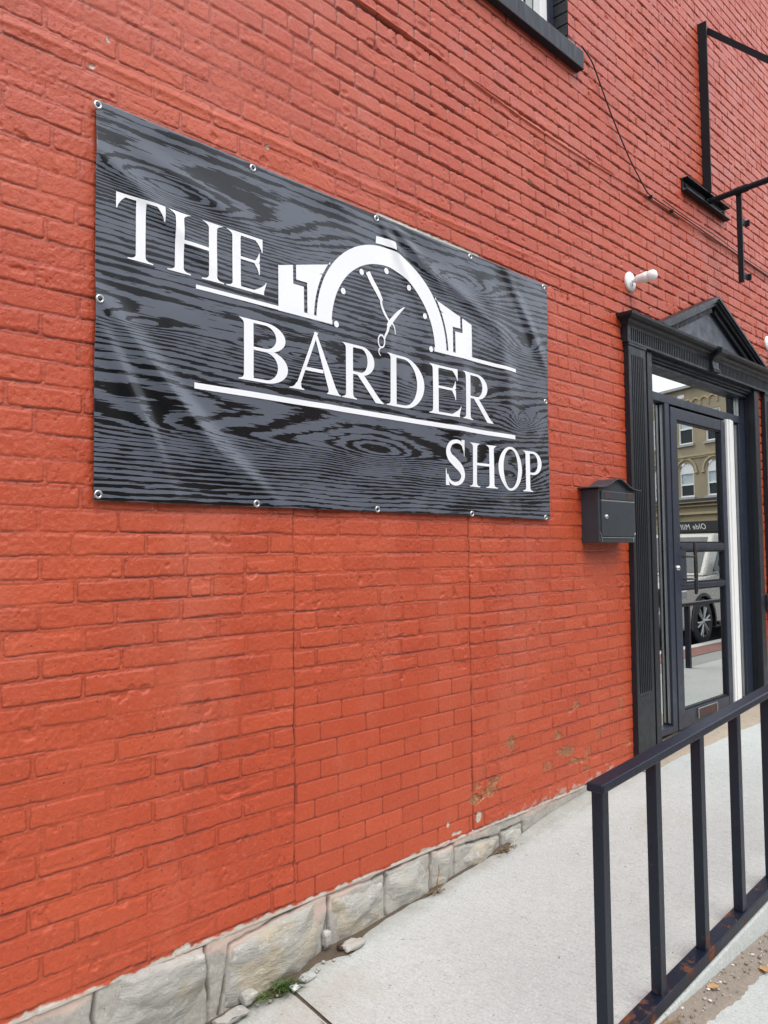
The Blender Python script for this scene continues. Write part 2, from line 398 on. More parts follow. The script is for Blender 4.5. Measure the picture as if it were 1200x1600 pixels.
def wall_field(X, Z):
    kk = np.where(Z < 1.732, (Z-.352)/.0690, 20+(Z-1.732)/.0702)
    patch = (X > 1.812) & (X < 2.829) & (Z < 2.985)
    right = (X >= 2.829)
    kk = kk + .05*fbm(X*.9, Z*3, 2, 3)*2 + np.where(patch, .07, 0) + np.where(right & (Z < 2.985), .13, 0)
    k = np.floor(kk); fz = kk-k; par = k % 2
    hgt = .0695
    pitch = np.where(patch, .2245, np.where(right, .2275, .2315)).astype(np.float32)
    off = np.where(patch, np.where(par == 1, 1.812, 1.918), np.where(right, np.where(par == 1, 3.035, 2.92), np.where(par == 0, 1.012, .898)))
    up = Z >= 2.985
    pitch = np.where(up, .2292, pitch); off = np.where(up, np.where(par == 1, 1.469, 1.583), off)
    off = off + (hsh(k, 3.1)-.5)*.03
    t = (X-off)/pitch; c = np.floor(t)
    zone = patch*1.0 + right*2.0
    def ej(c): return (hsh(k*1.7+zone*5, c, 1)-.5)*.026
    le = off+c*pitch+ej(c); re = off+(c+1)*pitch+ej(c+1)
    c2 = np.where(X < le, c-1, np.where(X >= re, c+1, c))
    le = off+c2*pitch+ej(c2); re = off+(c2+1)*pitch+ej(c2+1)
    # a few bricks are cut in two
    mid = (le+re)/2 + (hsh(k, c2, 5)-.5)*.05; half = (hsh(k+.3, c2, 6) < .05) & ~patch
    side = X > mid
    le = np.where(half & side, mid, le); re = np.where(half & ~side, mid, re)
    ident = c2*3 + np.where(half, side*1.0, 0)
    inpatch_low = patch & (Z < 1.07)
    # joint distances with wobble
    wob = 0.0026*fbm(X*38, Z*38, 2, 11)*2 + .0034*fbm(X*11, Z*16, 2, 14)*2
    wob = np.where(inpatch_low, wob*.25, wob)
    dx = np.minimum(X-le, re-X); dz = np.minimum(fz, 1-fz)*hgt
    rr = .013
    ax = np.maximum(rr-dx, 0); az = np.maximum(rr-dz, 0)
    d = np.where((dx < rr) & (dz < rr), rr-np.sqrt(ax*ax+az*az), np.minimum(dx, dz)) + wob
    upf = sst(Z + .28*(X-3.2), 2.45, 3.5)*sst(X, 1.0, 2.5)
    jw = np.where(inpatch_low, .0020, .0050-.0018*upf)
    soft = np.where(inpatch_low, .0028, .0034-.0008*upf)
    dep = np.where(inpatch_low, .0055, .0034+.0065*upf + .002*(hsh(k, ident, 9)-.5))
    # mortar fill varies: some joints are nearly flush with paint
    fill = sst(fbm(X*3.1, Z*7, 3, 21)*2, .0, .55)*(1-.9*upf)
    dep = dep*(1-np.where(inpatch_low, .2, .62)*fill)
    s = sst(d, jw-.0015, jw+soft)
    h = dep*(s-1)*(.42+.58*upf)
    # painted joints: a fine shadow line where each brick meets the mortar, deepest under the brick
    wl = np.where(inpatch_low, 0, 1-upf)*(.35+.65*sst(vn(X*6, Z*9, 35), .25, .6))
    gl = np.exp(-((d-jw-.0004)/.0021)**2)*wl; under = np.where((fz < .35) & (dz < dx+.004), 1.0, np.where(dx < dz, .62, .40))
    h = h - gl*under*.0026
    # a crisp slot under many courses, shadow below the brick lip tinted in
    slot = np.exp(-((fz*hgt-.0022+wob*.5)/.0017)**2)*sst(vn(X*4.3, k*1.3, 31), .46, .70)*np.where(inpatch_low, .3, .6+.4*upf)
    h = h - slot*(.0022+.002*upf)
    face = s
    h = h + face*((hsh(k, ident, 2)-.5)*np.where(inpatch_low, .0008, .0022) + (hsh(k, ident, 3)-.5)*.012*(X-(le+re)/2) + (hsh(k, ident, 4)-.5)*.035*(fz-.5)*hgt*(zone != 1))
    rough = np.where(inpatch_low, .22, .45+.8*hsh(k, ident, 7))
    h = h + rough*(.0020*fbm(X*24, Z*30, 3, 41) + .0022*fbm(X*80, Z*80, 2, 44))
    pt = vn(X*95, Z*95, 51); pm = sst(fbm(X*7, Z*9, 2, 55), .02, .22)*np.where(inpatch_low, .15, 1)
    h = h - pm*sst(pt, .80, .92)*.0022; joint_p = .35*pm*sst(pt, .84, .93)
    gr = sst(fbm(X*5.0, Z*26, 2, 61), .16, .2)*sst(hsh(k, ident, 8), .6, .62)     # drag lines in some brick faces
    h = h - gr*face*.0014*np.where(inpatch_low, .2, 1)
    chip = sst(fbm(X*13, Z*13, 3, 71)*2, .52, .62)*np.where(inpatch_low, 0, 1)     # spalled corners
    h = h - chip*.0035
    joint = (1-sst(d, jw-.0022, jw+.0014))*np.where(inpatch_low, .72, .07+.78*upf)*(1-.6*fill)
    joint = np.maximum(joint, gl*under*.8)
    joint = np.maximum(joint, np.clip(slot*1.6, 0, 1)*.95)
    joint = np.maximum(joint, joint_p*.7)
    # long vertical seams either side of the infill
    low = sst(-Z, -3.0, -2.9)
    for sx, g in ((1.809, 1.0), (2.826, 1.1)):
        ds = np.abs(X - sx - .007*fbm(Z*9, Z*0+sx, 3, 81)*2)
        cr = np.exp(-(ds/(.0022+.0022*vn(Z*21, Z*0, int(sx*10)+3)))**2)*low*(.25+1.0*vn(Z*13, Z*0, int(sx*10)))
        h = h - .0065*g*cr; joint = np.maximum(joint, np.clip(cr, 0, 1))
    h = h - .0012*patch
    # ridge of mortar above the banner, and a buried conduit line higher up
    zr = 3.098 + .012*fbm(X*.8, X*0, 2, 91)*2
    e = (Z-zr); rid = np.exp(-(e/.011)**2)*sst(-X, -4.3, -3.2)
    h = h + .003*rid*(.7+.6*vn(X*9, Z*30, 95)); joint = joint*(1-rid*.8)
    zl = 3.862 - .05*sst(X, 2.1, 3.5) + .03*sst(X, 3.7, 4.7)
    e = Z-zl; con = np.sqrt(np.maximum(0, 1-(e/.0065)**2))*sst(X, 1.7, 2.1)
    h = np.maximum(h, h*.3*(con > 0) + .013*con) if False else h*(1-(con > 0)*.8) + .008*con
    und = np.exp(-((e+.017)/.006)**2)*sst(X, 1.7, 2.1)*sst(vn(X*3, X*0, 97), .3, .6)
    h = h - .006*und; joint = np.maximum(joint*(con < .1), und)  # gap below the conduit, its shadow also painted into the joint tint
    # plumb-uneven wall
    h = h + .006*fbm(X*.7, Z*.7, 2, 99)*2
    tone = hsh(k, ident, 12)
    # peeled areas
    peel = np.zeros_like(h); bare = np.zeros_like(h)
    edge = fbm(X*34, Z*40, 4, 111)*2.4
    for (px, pz, rx, rz, kind) in PEEL:
        q = ((X-px)/rx)**2 + ((Z-pz)/rz)**2
        mk = sst(1 - q + edge*1.5, .28, .36)
        if kind == 'p': peel = np.maximum(peel, mk)
        else: bare = np.maximum(bare, mk)
        h = h - mk*(.0022 + .003*(fbm(X*60, Z*60, 2, 115)+.2)) + .0016*np.exp(-((1-q+edge*1.3-.25)/.12)**2)
    # flaking at the very bottom and along the infill's foot
    b = sst(.350 + .010*fbm(X*5, X*0, 3, 121)*2 + edge*.01 - Z, 0, .006)
    bare = np.maximum(bare, b)
    b2 = sst(X, 2.9, 3.6)*sst(.372 + .05*edge + .03*fbm(X*7, X*0, 2, 125)*2 - Z, 0, .012)*sst(-X, -4.25, -4.1)
    bare = np.maximum(bare, b2*.5)
    pk = sst(X, 2.85, 2.95)*sst(-X, -4.3, -4.2)*sst(-Z, -1.0, -.7)
    fl = sst(fbm(X*8, Z*12, 4, 131)*2 - .22 + .1*pk, .18, .22)*pk*sst(hsh(k, ident, 14), .45, .5)
    peel = np.maximum(peel, fl*.55); h = h - fl*.002
    # unpainted strip showing above the banner
    us = ((X > 2.25) & (X < 2.93)).astype(np.float32)*sst(3.002+.005*edge - Z, 0, .003)*sst(Z, 2.93, 2.94)
    bare = np.maximum(bare, us)
    return h, tone, joint, peel, bare

PEEL = [(3.127, .672, .045, .04, 'p'), (3.60, .561, .095, .03, 'p'), (3.52, .648, .06, .025, 'p'), (3.71, .785, .055, .026, 'p'),
        (3.69, .49, .07, .022, 'p'), (2.93, .505, .11, .035, 'p'), (2.865, .410, .020, .030, 'g'), (2.86, .49, .05, .03, 'p'), (2.99, .53, .05, .022, 'p'), (3.39, 3.484, .035, .02, 'p'),
        (3.36, 3.50, .012, .02, 'p'), (1.04, 3.087, .010, .009, 'g'), (1.086, 3.193, .007, .008, 'g'), (1.697, 3.075, .008, .007, 'g'),
        (2.65, .416, .010, .012, 'g'), (2.71, .366, .035, .006, 'g'), (1.36, .345, .05, .02, 'g'),
        (4.58, 3.33, .008, .007, 'g'), (4.66, 3.28, .006, .006, 'g'), (4.50, 3.36, .006, .006, 'g'), (4.75, 3.38, .006, .006, 'g'), (4.33, 3.30, .006, .007, 'g'),
        (4.60, 3.42, .006, .005, 'g'), (4.7, 3.12, .007, .006, 'g'), (4.27, .47, .03, .025, 'p')]
H_, TONE, JOINT, PEELM, BARE = wall_field(X, Z)
Vw = np.stack([X, -H_, Z], -1)
xc = (XS[:-1]+XS[1:])/2; zc = (ZS[:-1]+ZS[1:])/2
XC, ZC = np.meshgrid(xc, zc)
keep = ~((XC > 4.60) & (XC < 6.40) & (ZC < 2.86)) & ~((XC > 2.72) & (XC < 3.78) & (ZC > 4.36) & (ZC < 6.05))
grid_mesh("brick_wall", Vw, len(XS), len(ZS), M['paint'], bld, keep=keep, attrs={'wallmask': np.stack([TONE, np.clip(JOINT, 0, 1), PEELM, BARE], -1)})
del Vw, H_, TONE, JOINT, PEELM, BARE, X, Z

# back of the building and the dark room behind the door
mb = MB()
mb.box(-1.6, 9.8, 6.0, 6.3, -.1, 8.0); mb.box(-1.6, -1.3, .03, 6.0, -.1, 8.0); mb.box(9.5, 9.8, .03, 6.0, -.1, 8.0)
mb.box(-1.3, 9.5, .03, 6.0, 7.8, 8.0)
mb.build("rear_wall", M['black_brick'], bld)
mb = MB()
mb.box(4.2, 8.0, 3.2, 3.3, .2, 3.4); mb.box(4.1, 4.2, .14, 3.3, .2, 3.4); mb.box(8.0, 8.1, .14, 3.3, .2, 3.4)
mb.box(4.2, 8.0, .14, 3.2, 3.3, 3.4); mb.box(4.2, 8.0, .14, 3.2, .3, .395)
mb.build("entrance_room", M['interior'], bld)

# foundation: mortar bed and individual stones
STN = [((.45, .0), (1.052, .03), (1.058, .332), (.45, .338)), ((1.072, .03), (1.442, .075), (1.428, .318), (1.082, .338)),
       ((1.505, .085), (1.925, .128), (1.962, .328), (1.545, .285)), ((1.985, .14), (2.256, .14), (2.260, .300), (1.972, .312)),
       ((2.275, .145), (2.532, .16), (2.532, .318), (2.278, .308)), ((2.545, .16), (2.678, .17), (2.684, .306), (2.545, .314)),
       ((2.70, .175), (3.02, .188), (3.022, .258), (2.71, .292)), ((3.05, .19), (3.20, .205), (3.19, .275), (3.05, .272)),
       ((-.35, .0), (.43, .0), (.43, .335), (-.35, .338)), ((-1.2, .0), (-.37, .0), (-.37, .335), (-1.2, .335))]
xs = np.concatenate([seg(-1.6, .5, .012), seg(.5, 3.3, .0045), seg(3.3, 4.32, .012)]); zs = seg(-.06, .362, .0045)
XX, ZZ = np.meshgrid(xs, zs)
hh = -.004 + .008*fbm(XX*9, ZZ*9, 4, 201) + .006*fbm(XX*30, ZZ*30, 3, 204) - .006*sst(ZZ, .345, .354)
crk = np.zeros_like(XX); pink = sst(fbm(XX*4, ZZ*9, 3, 231)*2 + sst(ZZ, .26, .34) - .55 + .7*np.exp(-((XX-1.7)/.22)**2), .1, .35)
wx = XX + .006*fbm(XX*25, ZZ*25, 2, 211)*2; wz = ZZ + .006*fbm(XX*25+7, ZZ*25, 2, 213)*2
for q in STN:
    P = np.array(q); cq = P.mean(0); P = P + np.sign(P-cq)*np.array([.012, .016])
    dmin = np.full_like(XX, 9.0)
    for e in range(4):
        a, b = P[e], P[(e+1) % 4]; t = np.clip(((wx-a[0])*(b[0]-a[0])+(wz-a[1])*(b[1]-a[1]))/((b-a)@(b-a)), 0, 1)
        dmin = np.minimum(dmin, np.hypot(wx-a[0]-t*(b[0]-a[0]), wz-a[1]-t*(b[1]-a[1])))
    crk = np.maximum(crk, np.exp(-(dmin/.0052)**2)*(.45+.55*sst(vn(XX*17, ZZ*17, 217), .35, .6)))
hh = hh - .016*crk
grid_mesh("foundation_mortar", np.stack([XX, -hh, ZZ], -1), len(xs), len(zs), M['fmortar'], bld, attrs={'wallmask': np.stack([crk, pink, crk*0, crk*0], -1)})

def stone(name, quad, bulge, seed, mat, parent=None, y0=0.012, rough=.02):
    cq = np.mean(np.array(quad), 0); (bl, br, tr, tl) = [np.array(p)+np.sign(np.array(p)-cq)*np.array([.006, .010]) for p in quad]
    nx = max(10, int(np.linalg.norm(br-bl)/.008)); nz = max(8, int(np.linalg.norm(tl-bl)/.008))
    u, v = np.meshgrid(np.linspace(0, 1, nx), np.linspace(0, 1, nz))
    P = ((1-u)*(1-v))[..., None]*bl + (u*(1-v))[..., None]*br + (u*v)[..., None]*tr + ((1-u)*v)[..., None]*tl
    x, z = P[..., 0], P[..., 1]
    ex = .010*(fbm(x*14, z*14, 3, seed)*2); ez = .010*(fbm(x*14+9, z*14, 3, seed+5)*2)
    L = np.linalg.norm(br-bl); Hh = np.linalg.norm(tl-bl)
    d = np.minimum(np.minimum(u, 1-u)*L, np.minimum(v, 1-v)*Hh)
    # round the corners in plan
    cx = np.maximum(.05-np.minimum(u, 1-u)*L, 0); cz = np.maximum(.05-np.minimum(v, 1-v)*Hh, 0)
    pull = np.minimum(1, np.sqrt(cx*cx+cz*cz)/.05)*.006*((cx > 0) & (cz > 0))
    x = x + ex*(d < 1) + np.sign(.5-u)*pull; z = z + ez*.8 + np.sign(.5-v)*pull
    edge = .62+.38*sst(d, 0, .016)
    R_ = random.Random(seed); pl = np.full_like(x, bulge)
    xm, zm = x.mean(), z.mean()
    for q in range(9):
        an_ = R_.uniform(0, 6.283); k_ = R_.uniform(.12, .5); of_ = bulge + R_.uniform(.0, .35)*k_*min(L, Hh)
        pl = np.minimum(pl, of_ - k_*(math.cos(an_)*(x-xm)+math.sin(an_)*(z-zm)))
    r = fbm(x*6, z*8, 4, seed+9)
    rg = np.abs(fbm(x*5+.6*z, z*11, 4, seed+21))
    h = edge*(pl + rough*.9*r - rough*.7*rg + .007*fbm(x*40, z*40, 3, seed+17)) - .012*(1-edge)
    V = np.stack([x, y0-.012-h, z], -1)
    for sl_ in ((0, slice(None)), (-1, slice(None)), (slice(None), 0), (slice(None), -1)): V[sl_[0], sl_[1], 1] = .035
    return grid_mesh(name, V, nx, nz, mat, parent)

for i, q in enumerate(STN):
    stone("foundation_stone", q, [.026, .03, .034, .03, .024, .02, .02, .014, .03, .03][i], 300+i*31, M['stone'], bld, rough=[.03, .045, .03, .045, .022, .02, .02, .015, .03, .03][i])

# --- upper window
win = None
mb = MB(); mb.box(2.60, 3.87, -.042, .06, 4.296, 4.40, bev=.004)
mb.build("window_sill", M['sill'], bld)
mb = MB()
for k in range(24):
    z0 = 4.405 + k*.0702
    mb.box(3.779, 3.90, .004 + .001*(k % 3), .20, z0+.004, z0+.066, bev=.003)
mb.box(3.785, 3.90, .012, .2, 4.40, 6.1)
mb.build("window_jamb", M['black_brick'], bld)
mb = MB(); mb.box(2.60, 3.778, .088, .14, 4.405, 4.45); mb.box(3.725, 3.778, .092, .15, 4.45, 6.05); mb.box(2.6, 2.72, .0, .15, 4.40, 6.05); mb.box(2.72, 3.725, .09, .15, 5.95, 6.05)
wf = mb.build("upper_window", M['black_frame'], bld)
mb = MB(); mb.box(3.655, 3.724, .10, .145, 4.452, 5.95, bev=.003); mb.box(2.721, 3.654, .105, .143, 4.452, 4.50, bev=.003)
for q in (3.30, 2.95): mb.box(q, q+.03, .107, .14, 4.501, 5.95, bev=.002)
mb.build("window_frame", M['white'], wf)
mb = MB(); mb.box(2.72, 3.66, .148, .152, 4.45, 5.95); mb.build("window_pane", M['glass'], wf)
V = []
xs = np.linspace(2.72, 3.70, 240); zs = np.linspace(4.45, 5.95, 3); XX, ZZ = np.meshgrid(xs, zs)
grid_mesh("curtain", np.stack([XX, .185+.012*np.sin(XX*130), ZZ], -1), 240, 3, M['curtain'], wf)

# --- door surround
CX = 5.535
def fluted(name, x0, x1, yb, dep, z0, z1, n, mat, m=.025, parent=bld, fw=.62):
    # panel with n vertical grooves between z0 and z1 (returned as one mesh)
    per = 10
    us = [0]; depth = [0]
    W = (x1-x0-2*m)/n
    xl = [x0, x0+m]; dl = [0, 0]
    for i in range(n):
        c = x0+m+(i+.5)*W; hw = W*fw/2
        for a in np.linspace(-1, 1, per): xl.append(c+a*hw); dl.append(dep*math.sqrt(max(0, 1-a*a)))
    xl += [x1-m, x1]; dl += [0, 0]
    return xl, dl
def pilaster(x0, x1):
    zt, zb = 2.815, .33; yf = -.033
    xl, dl = fluted("p", x0, x1, yf, .009, 0, 0, 7, None, m=.028)
    rows = [(zb, 0), (.745, 0), (.757, 1), (2.748, 1), (2.762, 0), (zt, 0)]
    V = np.array([[(x, yf+d*k, z) for x, d in zip(xl, dl)] for z, k in rows])
    mb = MB(); n = len(xl)
    mb.add(V.reshape(-1, 3), [(r*n+i, r*n+i+1, (r+1)*n+i+1, (r+1)*n+i) for r in range(len(rows)-1) for i in range(n-1)], 0, False)
    mb.add([(x0, yf, zb), (x0, .03, zb), (x0, .03, zt), (x0, yf, zt)], [(0, 1, 2, 3)]); mb.add([(x1, yf, zb), (x1, .03, zb), (x1, .03, zt), (x1, yf, zt)], [(3, 2, 1, 0)])
    # beaded line at the foot of the flutes, and the capital moulding
    for i in range(9): mb.lathe([(0, .0), (.003, .003), (.004, .0)], (x0+.03+(i+.5)*(x1-x0-.06)/9, yf+.001, .735), (0, -1, 0), 6)
    mb.box(x0-.006, x1+.006, yf-.006, .03, 2.812, 2.828, bev=.003)
    return mb.build("pilaster", M['black_wood'], bld)
pilaster(4.318, 4.532); pilaster(6.54, 6.754)

mb = MB()
x0, x1 = 4.300, 6.772
xl, dl = fluted("f", x0, x1, 0, 0, 0, 0, 96, None, m=.035, fw=.7)
dl = [d for d in dl]
xl2, dl2 = fluted("f", x0, x1, 0, .010, 0, 0, 96, None, m=.035, fw=.7)
yf = -.040; rows = [(2.829, 0), (2.842, 0), (2.848, 1), (2.915, 1), (2.921, 0), (2.93, 0)]
V = np.array([[(x, yf+d*k, z) for x, d in zip(xl2, dl2)] for z, k in rows]); n = len(xl2)
mb.add(V.reshape(-1, 3), [(r*n+i, r*n+i+1, (r+1)*n+i+1, (r+1)*n+i) for r in range(5) for i in range(n-1)])
mb.add([(x0, yf, 2.829), (x0, .03, 2.829), (x0, .03, 2.93), (x0, yf, 2.93)], [(0, 1, 2, 3)]); mb.add([(x1, yf, 2.829), (x1, .03, 2.829), (x1, .03, 2.93), (x1, yf, 2.93)], [(3, 2, 1, 0)])
mb.add([(x0, yf, 2.829), (x1, yf, 2.829), (x1, .07, 2.829), (x0, .07, 2.829)], [(0, 3, 2, 1)])
mb.build("frieze", M['black_wood'], bld)
# cornice: profile with mitred returns at the ends
prof = [(-.040, 2.925), (-.048, 2.932), (-.052, 2.945), (-.066, 2.957), (-.084, 2.962), (-.094, 2.966), (-.100, 2.972), (-.104, 2.973), (-.106, 2.990), (-.09, 2.994), (.02, 2.998)]
mb = MB(); vs = []; 
for (y, z) in prof:
    o = -y - .04; vs += [(x0-max(o, 0), .02, z), (x0-max(o, 0), y, z), (x1+max(o, 0), y, z), (x1+max(o, 0), .02, z)]
mb.add(vs, [(i*4+k, i*4+k+1, (i+1)*4+k+1, (i+1)*4+k) for i in range(len(prof)-1) for k in range(3)])
mb.build("cornice", M['black_wood'], bld)
# pediment
AX, AZ, BZ, HW = CX, 3.362, 2.999, .90
mb = MB()
mb.prism([(AX-HW+.12, BZ), (AX+HW-.12, BZ), (AX, AZ-.06)], 'y', -.028, .02)
mb.build("tympanum", M['black_frame'], bld)
mb = MB()
def rake(o1, o2, ya, yb, sgn):
    # sloped bar between offsets o1..o2 below the outer rake line
    sl_ = (AZ-BZ)/HW
    p = [(AX-sgn*(HW-o1/sl_), BZ), (AX, AZ-o1), (AX, AZ-o2), (AX-sgn*(HW-o2/sl_), BZ)]
    if sgn < 0: p = p[::-1]
    mb.prism(p, 'y', ya, yb)
for sg in (1, -1):
    rake(0, .018, -.098, .02, sg); rake(.018, .034, -.088, .02, sg); rake(.034, .058, -.072, .02, sg); rake(.058, .098, -.040, .02, sg)
    for i in range(42):
        t = (i+.8)/43.5; xx = AX-sg*HW*(1-t)*.92; zz = AZ-.066-(AZ-BZ)*(1-t)*.92
        if zz-.03 > BZ+.004: mb.box(xx-.0045, xx+.0045, -.053, -.0385, zz-.034, zz)
mb.build("pediment", M['black_wood'], bld)
# scrolled keystone
mb = MB()
mb.prism([(-.038, 2.838), (-.060, 2.838), (-.066, 2.85), (-.060, 2.872), (-.058, 2.90), (-.072, 2.925), (-.098, 2.940), (-.124, 2.952), (-.128, 2.985), (-.10, 3.0), (-.038, 3.0)], 'x', CX-.055, CX+.055)
mb.box(CX-.062, CX+.062, -.071, -.038, 2.829, 2.842, bev=.003)
mb.build("keystone", M['black_wood'], bld, bevel=.004)
# jambs and trim
for (a, b, c, d) in ((4.582, 4.648, 4.60, 4.646), (6.36, 6.45, 6.362, 6.41)):
    mb = MB(); mb.box(a, b, -.018, .03, .36, 2.828, bev=.004); mb.box(c, d, .0295, .14, .36, 2.828); mb.build("door_jamb", M['black_wood'], bld)
mb = MB(); mb.box(4.533, 4.581, -.002, .03, .36, 2.828); mb.build("jamb_infill", M['black_brick'], bld)
mb = MB()  # stepped head over the transom
mb.box(4.648, 6.36, .0, .12, 2.806, 2.828); mb.box(4.648, 6.36, .018, .12, 2.792, 2.805); mb.box(4.648, 6.36, .036, .12, 2.768, 2.791, bev=.002)
mb.build("door_head", M['black_frame'], bld)
# frame members
FY0, FY1 = .062, .125
mb = MB()
mb.box(4.648, 6.36, FY0, FY1, 2.562, 2.618, bev=.003)          # transom bar
mb.box(4.975, 5.041, FY0, FY1, .41, 2.561, bev=.003)          # mullion
mb.box(6.235, 6.359, FY0, FY1, .41, 2.561, bev=.003)
mb.box(4.649, 4.72, FY0, FY1, .41, 2.561, bev=.003)
mb.box(4.721, 4.974, FY0, FY1, .41, .452, bev=.003); mb.box(6.101, 6.234, FY0, FY1, .41, .452, bev=.003)
mb.box(4.649, 4.70, FY0, FY1, 2.619, 2.767); mb.box(6.30, 6.359, FY0, FY1, 2.619, 2.767)
mb.box(4.9, 4.95, FY0-.022, FY0-.001, .6, 2.5) if False else None
mb.build("door_frame", M['black_frame'], bld)
mb = MB(); mb.box(4.701, 6.299, .092, .097, 2.619, 2.767)
tp = mb.build("transom_pane", M['glass'], bld)
mb = MB(); mb.box(6.272, 6.285, .075, .091, 2.62, 2.766); mb.build("transom_bead", M['silver'], bld)
mb = MB(); mb.box(4.721, 4.974, .098, .103, .453, 2.561); mb.build("sidelight_pane", M['glass'], bld)
mb = MB(); mb.box(6.101, 6.234, .092, .097, .453, 2.561); mb.build("sidelight_pane", M['glass'], bld)
for a in (4.9615, 6.221): mb = MB(); mb.box(a, a+.0125, .078, .091, .47, 2.55); mb.build("glazing_bead", M['silver'], bld)
mb = MB()
for (a, b, c) in ((5.962, 5.992, .045), (5.995, 6.035, .038), (6.038, 6.066, .045), (6.068, 6.099, .050)): mb.box(a, b, c, .12, .415, 2.562, bev=.003)
mb.build("weather_strip", M['white'], bld)

# door leaf
DX0, DX1, DZ0, DZ1 = 5.049, 5.958, .412, 2.545
mb = MB()
mb.box(DX0, 5.145, .058, .105, DZ0, DZ1, bev=.003); mb.box(5.885, DX1, .058, .105, DZ0, DZ1, bev=.003)
for z0, z1 in ((DZ0, .525), (1.328, 1.362), (1.585, 1.634), (2.468, DZ1)): mb.box(5.146, 5.884, .060, .103, z0, z1, bev=.003)
mb.box(5.15, 5.88, .054, .060, 1.350, 1.358); mb.box(5.15, 5.88, .054, .060, 1.60, 1.608)
mb.box(5.146, 5.235, .061, .103, 1.3625, 1.5845)
door = mb.build("door", M['black_frame'], bld)
tag(door, "blue black glazed door with three panes")
for z0, z1, xa in ((.525, 1.328, 5.145), (1.362, 1.585, 5.2355), (1.634, 2.468, 5.145)):
    mb = MB(); mb.box(xa+.001, 5.884, .082, .087, z0+.001, z1-.001); mb.build("door_pane", M['glass'], door)
    mb = MB(); t = .012
    mb.box(xa+.001, xa+t, .068, .081, z0+.001, z1-.001); mb.box(5.872, 5.8835, .068, .081, z0+.001, z1-.001)
    mb.box(xa+t+.001, 5.871, .068, .081, z0+.001, z0+t); mb.box(xa+t+.001, 5.871, .068, .081, z1-t, z1-.001)
    mb.build("pane_bead", M['black_steel'], door)
mb = MB()
mb.tube([(5.235, .0, 1.292), (5.235, -.002, 1.31), (5.236, -.003, 1.45), (5.235, -.002, 1.62), (5.235, .0, 1.64)], [.008, .012, .013, .012, .009], 10)
mb.tube([(5.19, .06, 1.545), (5.20, .012, 1.545), (5.235, -.002, 1.545)], .007, 8); mb.tube([(5.19, .06, 1.395), (5.20, .012, 1.395), (5.235, -.002, 1.395)], .007, 8)
mb.build("door_handle", simple("worn_handle", (.03, .026, .024), .4, .2, chips=(.22, .2, .18), chip_scale=90, chip_th=.6), door)
mb = MB(); mb.lathe([(0, .019), (.006, .019), (.010, .016), (.018, .015), (.019, .0)], (5.085, .058, 1.47), (0, -1, 0), 20); mb.build("door_lock", M['chrome'], door)
mb = MB(); mb.box(5.345, 5.645, .052, .0585, .452, .508, bev=.002); ms = mb.build("mail_slot", M['rust'], door)
mb = MB(); mb.box(5.335, 5.344, .050, .0575, .446, .514); mb.box(5.646, 5.655, .050, .0575, .446, .514); mb.box(5.3445, 5.6455, .050, .0575, .509, .514); mb.build("slot_surround", M['silver'], door)

# latch on the brick strip beside the far pilaster
lt = empty("door_latch", (6.50, -.01, 1.09), "black gate latch with bright bolts on brick strip beside doorway", "latch")
mb = MB(); mb.box(6.452, 6.538, -.03, .004, 1.11, 1.235, bev=.004); mb.box(6.46, 6.53, -.055, -.0305, 1.15, 1.185, bev=.004); mb.build("latch_plate", M['black_steel'], lt)
for z in (1.222, 1.135):
    mb = MB(); mb.lathe([(0, .013), (.012, .013), (.018, .008), (.019, 0)], (6.488, -.031, z), (0, -1, 0), 14); mb.build("latch_bolt", M['chrome'], lt)

# ------------------------------------------------------------------ banner
BX, BZ0, BW, BH = 1.045, 1.760, 2.44, 1.22
GRU = [.0, .575, 1.19, 1.80, 2.41]
def wrinkle(u, v):
    h = .004*fbm(u*2.2, v*2.2, 2, 401)*2 + .0025*fbm(u*6, v*3, 2, 405)*2
    def fold(px, py, ang, wd, ln, amp):
        ca, sa = math.cos(ang), math.sin(ang)
        a = (u-px)*ca + (v-py)*sa; b = -(u-px)*sa + (v-py)*ca
        b = b + .10*a*a
        return 1.05*amp*np.exp(-(b/(wd*1.15))**2)*np.exp(-(a/ln)**2)
    # diagonal pulls from the lower left corner and from the top grommets
    h = h + fold(.25, .36, -.85, .030, .34, .017) + fold(.12, .33, -1.1, .026, .30, .013) + fold(.40, .22, -.70, .04, .3, .009) + fold(.55, .10, -.6, .03, .2, .007)
    h = h + fold(.15, .98, -.55, .030, .25, .008) + fold(.34, 1.06, -.3, .03, .2, .005)
    h = h + fold(1.25, .62, 1.55, .030, .35, .006) + fold(1.20, .9, 1.2, .03, .2, .006) + fold(1.42, .55, 1.6, .05, .3, -.007) + fold(1.72, .52, 1.5, .05, .35, .008)
    h = h + fold(1.30, 1.10, -.9, .022, .15, .008) + fold(1.42, 1.12, -.55, .022, .22, .008) + fold(1.75, 1.00, -.35, .03, .3, .008) + fold(2.25, 1.00, -.9, .03, .3, .007) + fold(2.05, .75, -1.3, .06, .4, .009)
    h = h + fold(2.02, .16, 1.5, .05, .2, .009) + fold(1.85, .15, 1.4, .03, .2, -.006) + fold(2.2, .3, 1.5, .05, .3, -.006) + fold(.9, .3, 1.4, .05, .2, .004)
    # scallops at top and bottom edges between grommets
    for e, s in ((v, 1), (BH-v, 1)):
        h = h + .006*np.exp(-(e/.05)**2)*(np.sin(u/.6*math.pi)**2)
    return np.where(h < 0, -.007*(1-np.exp(h/.007)), h)
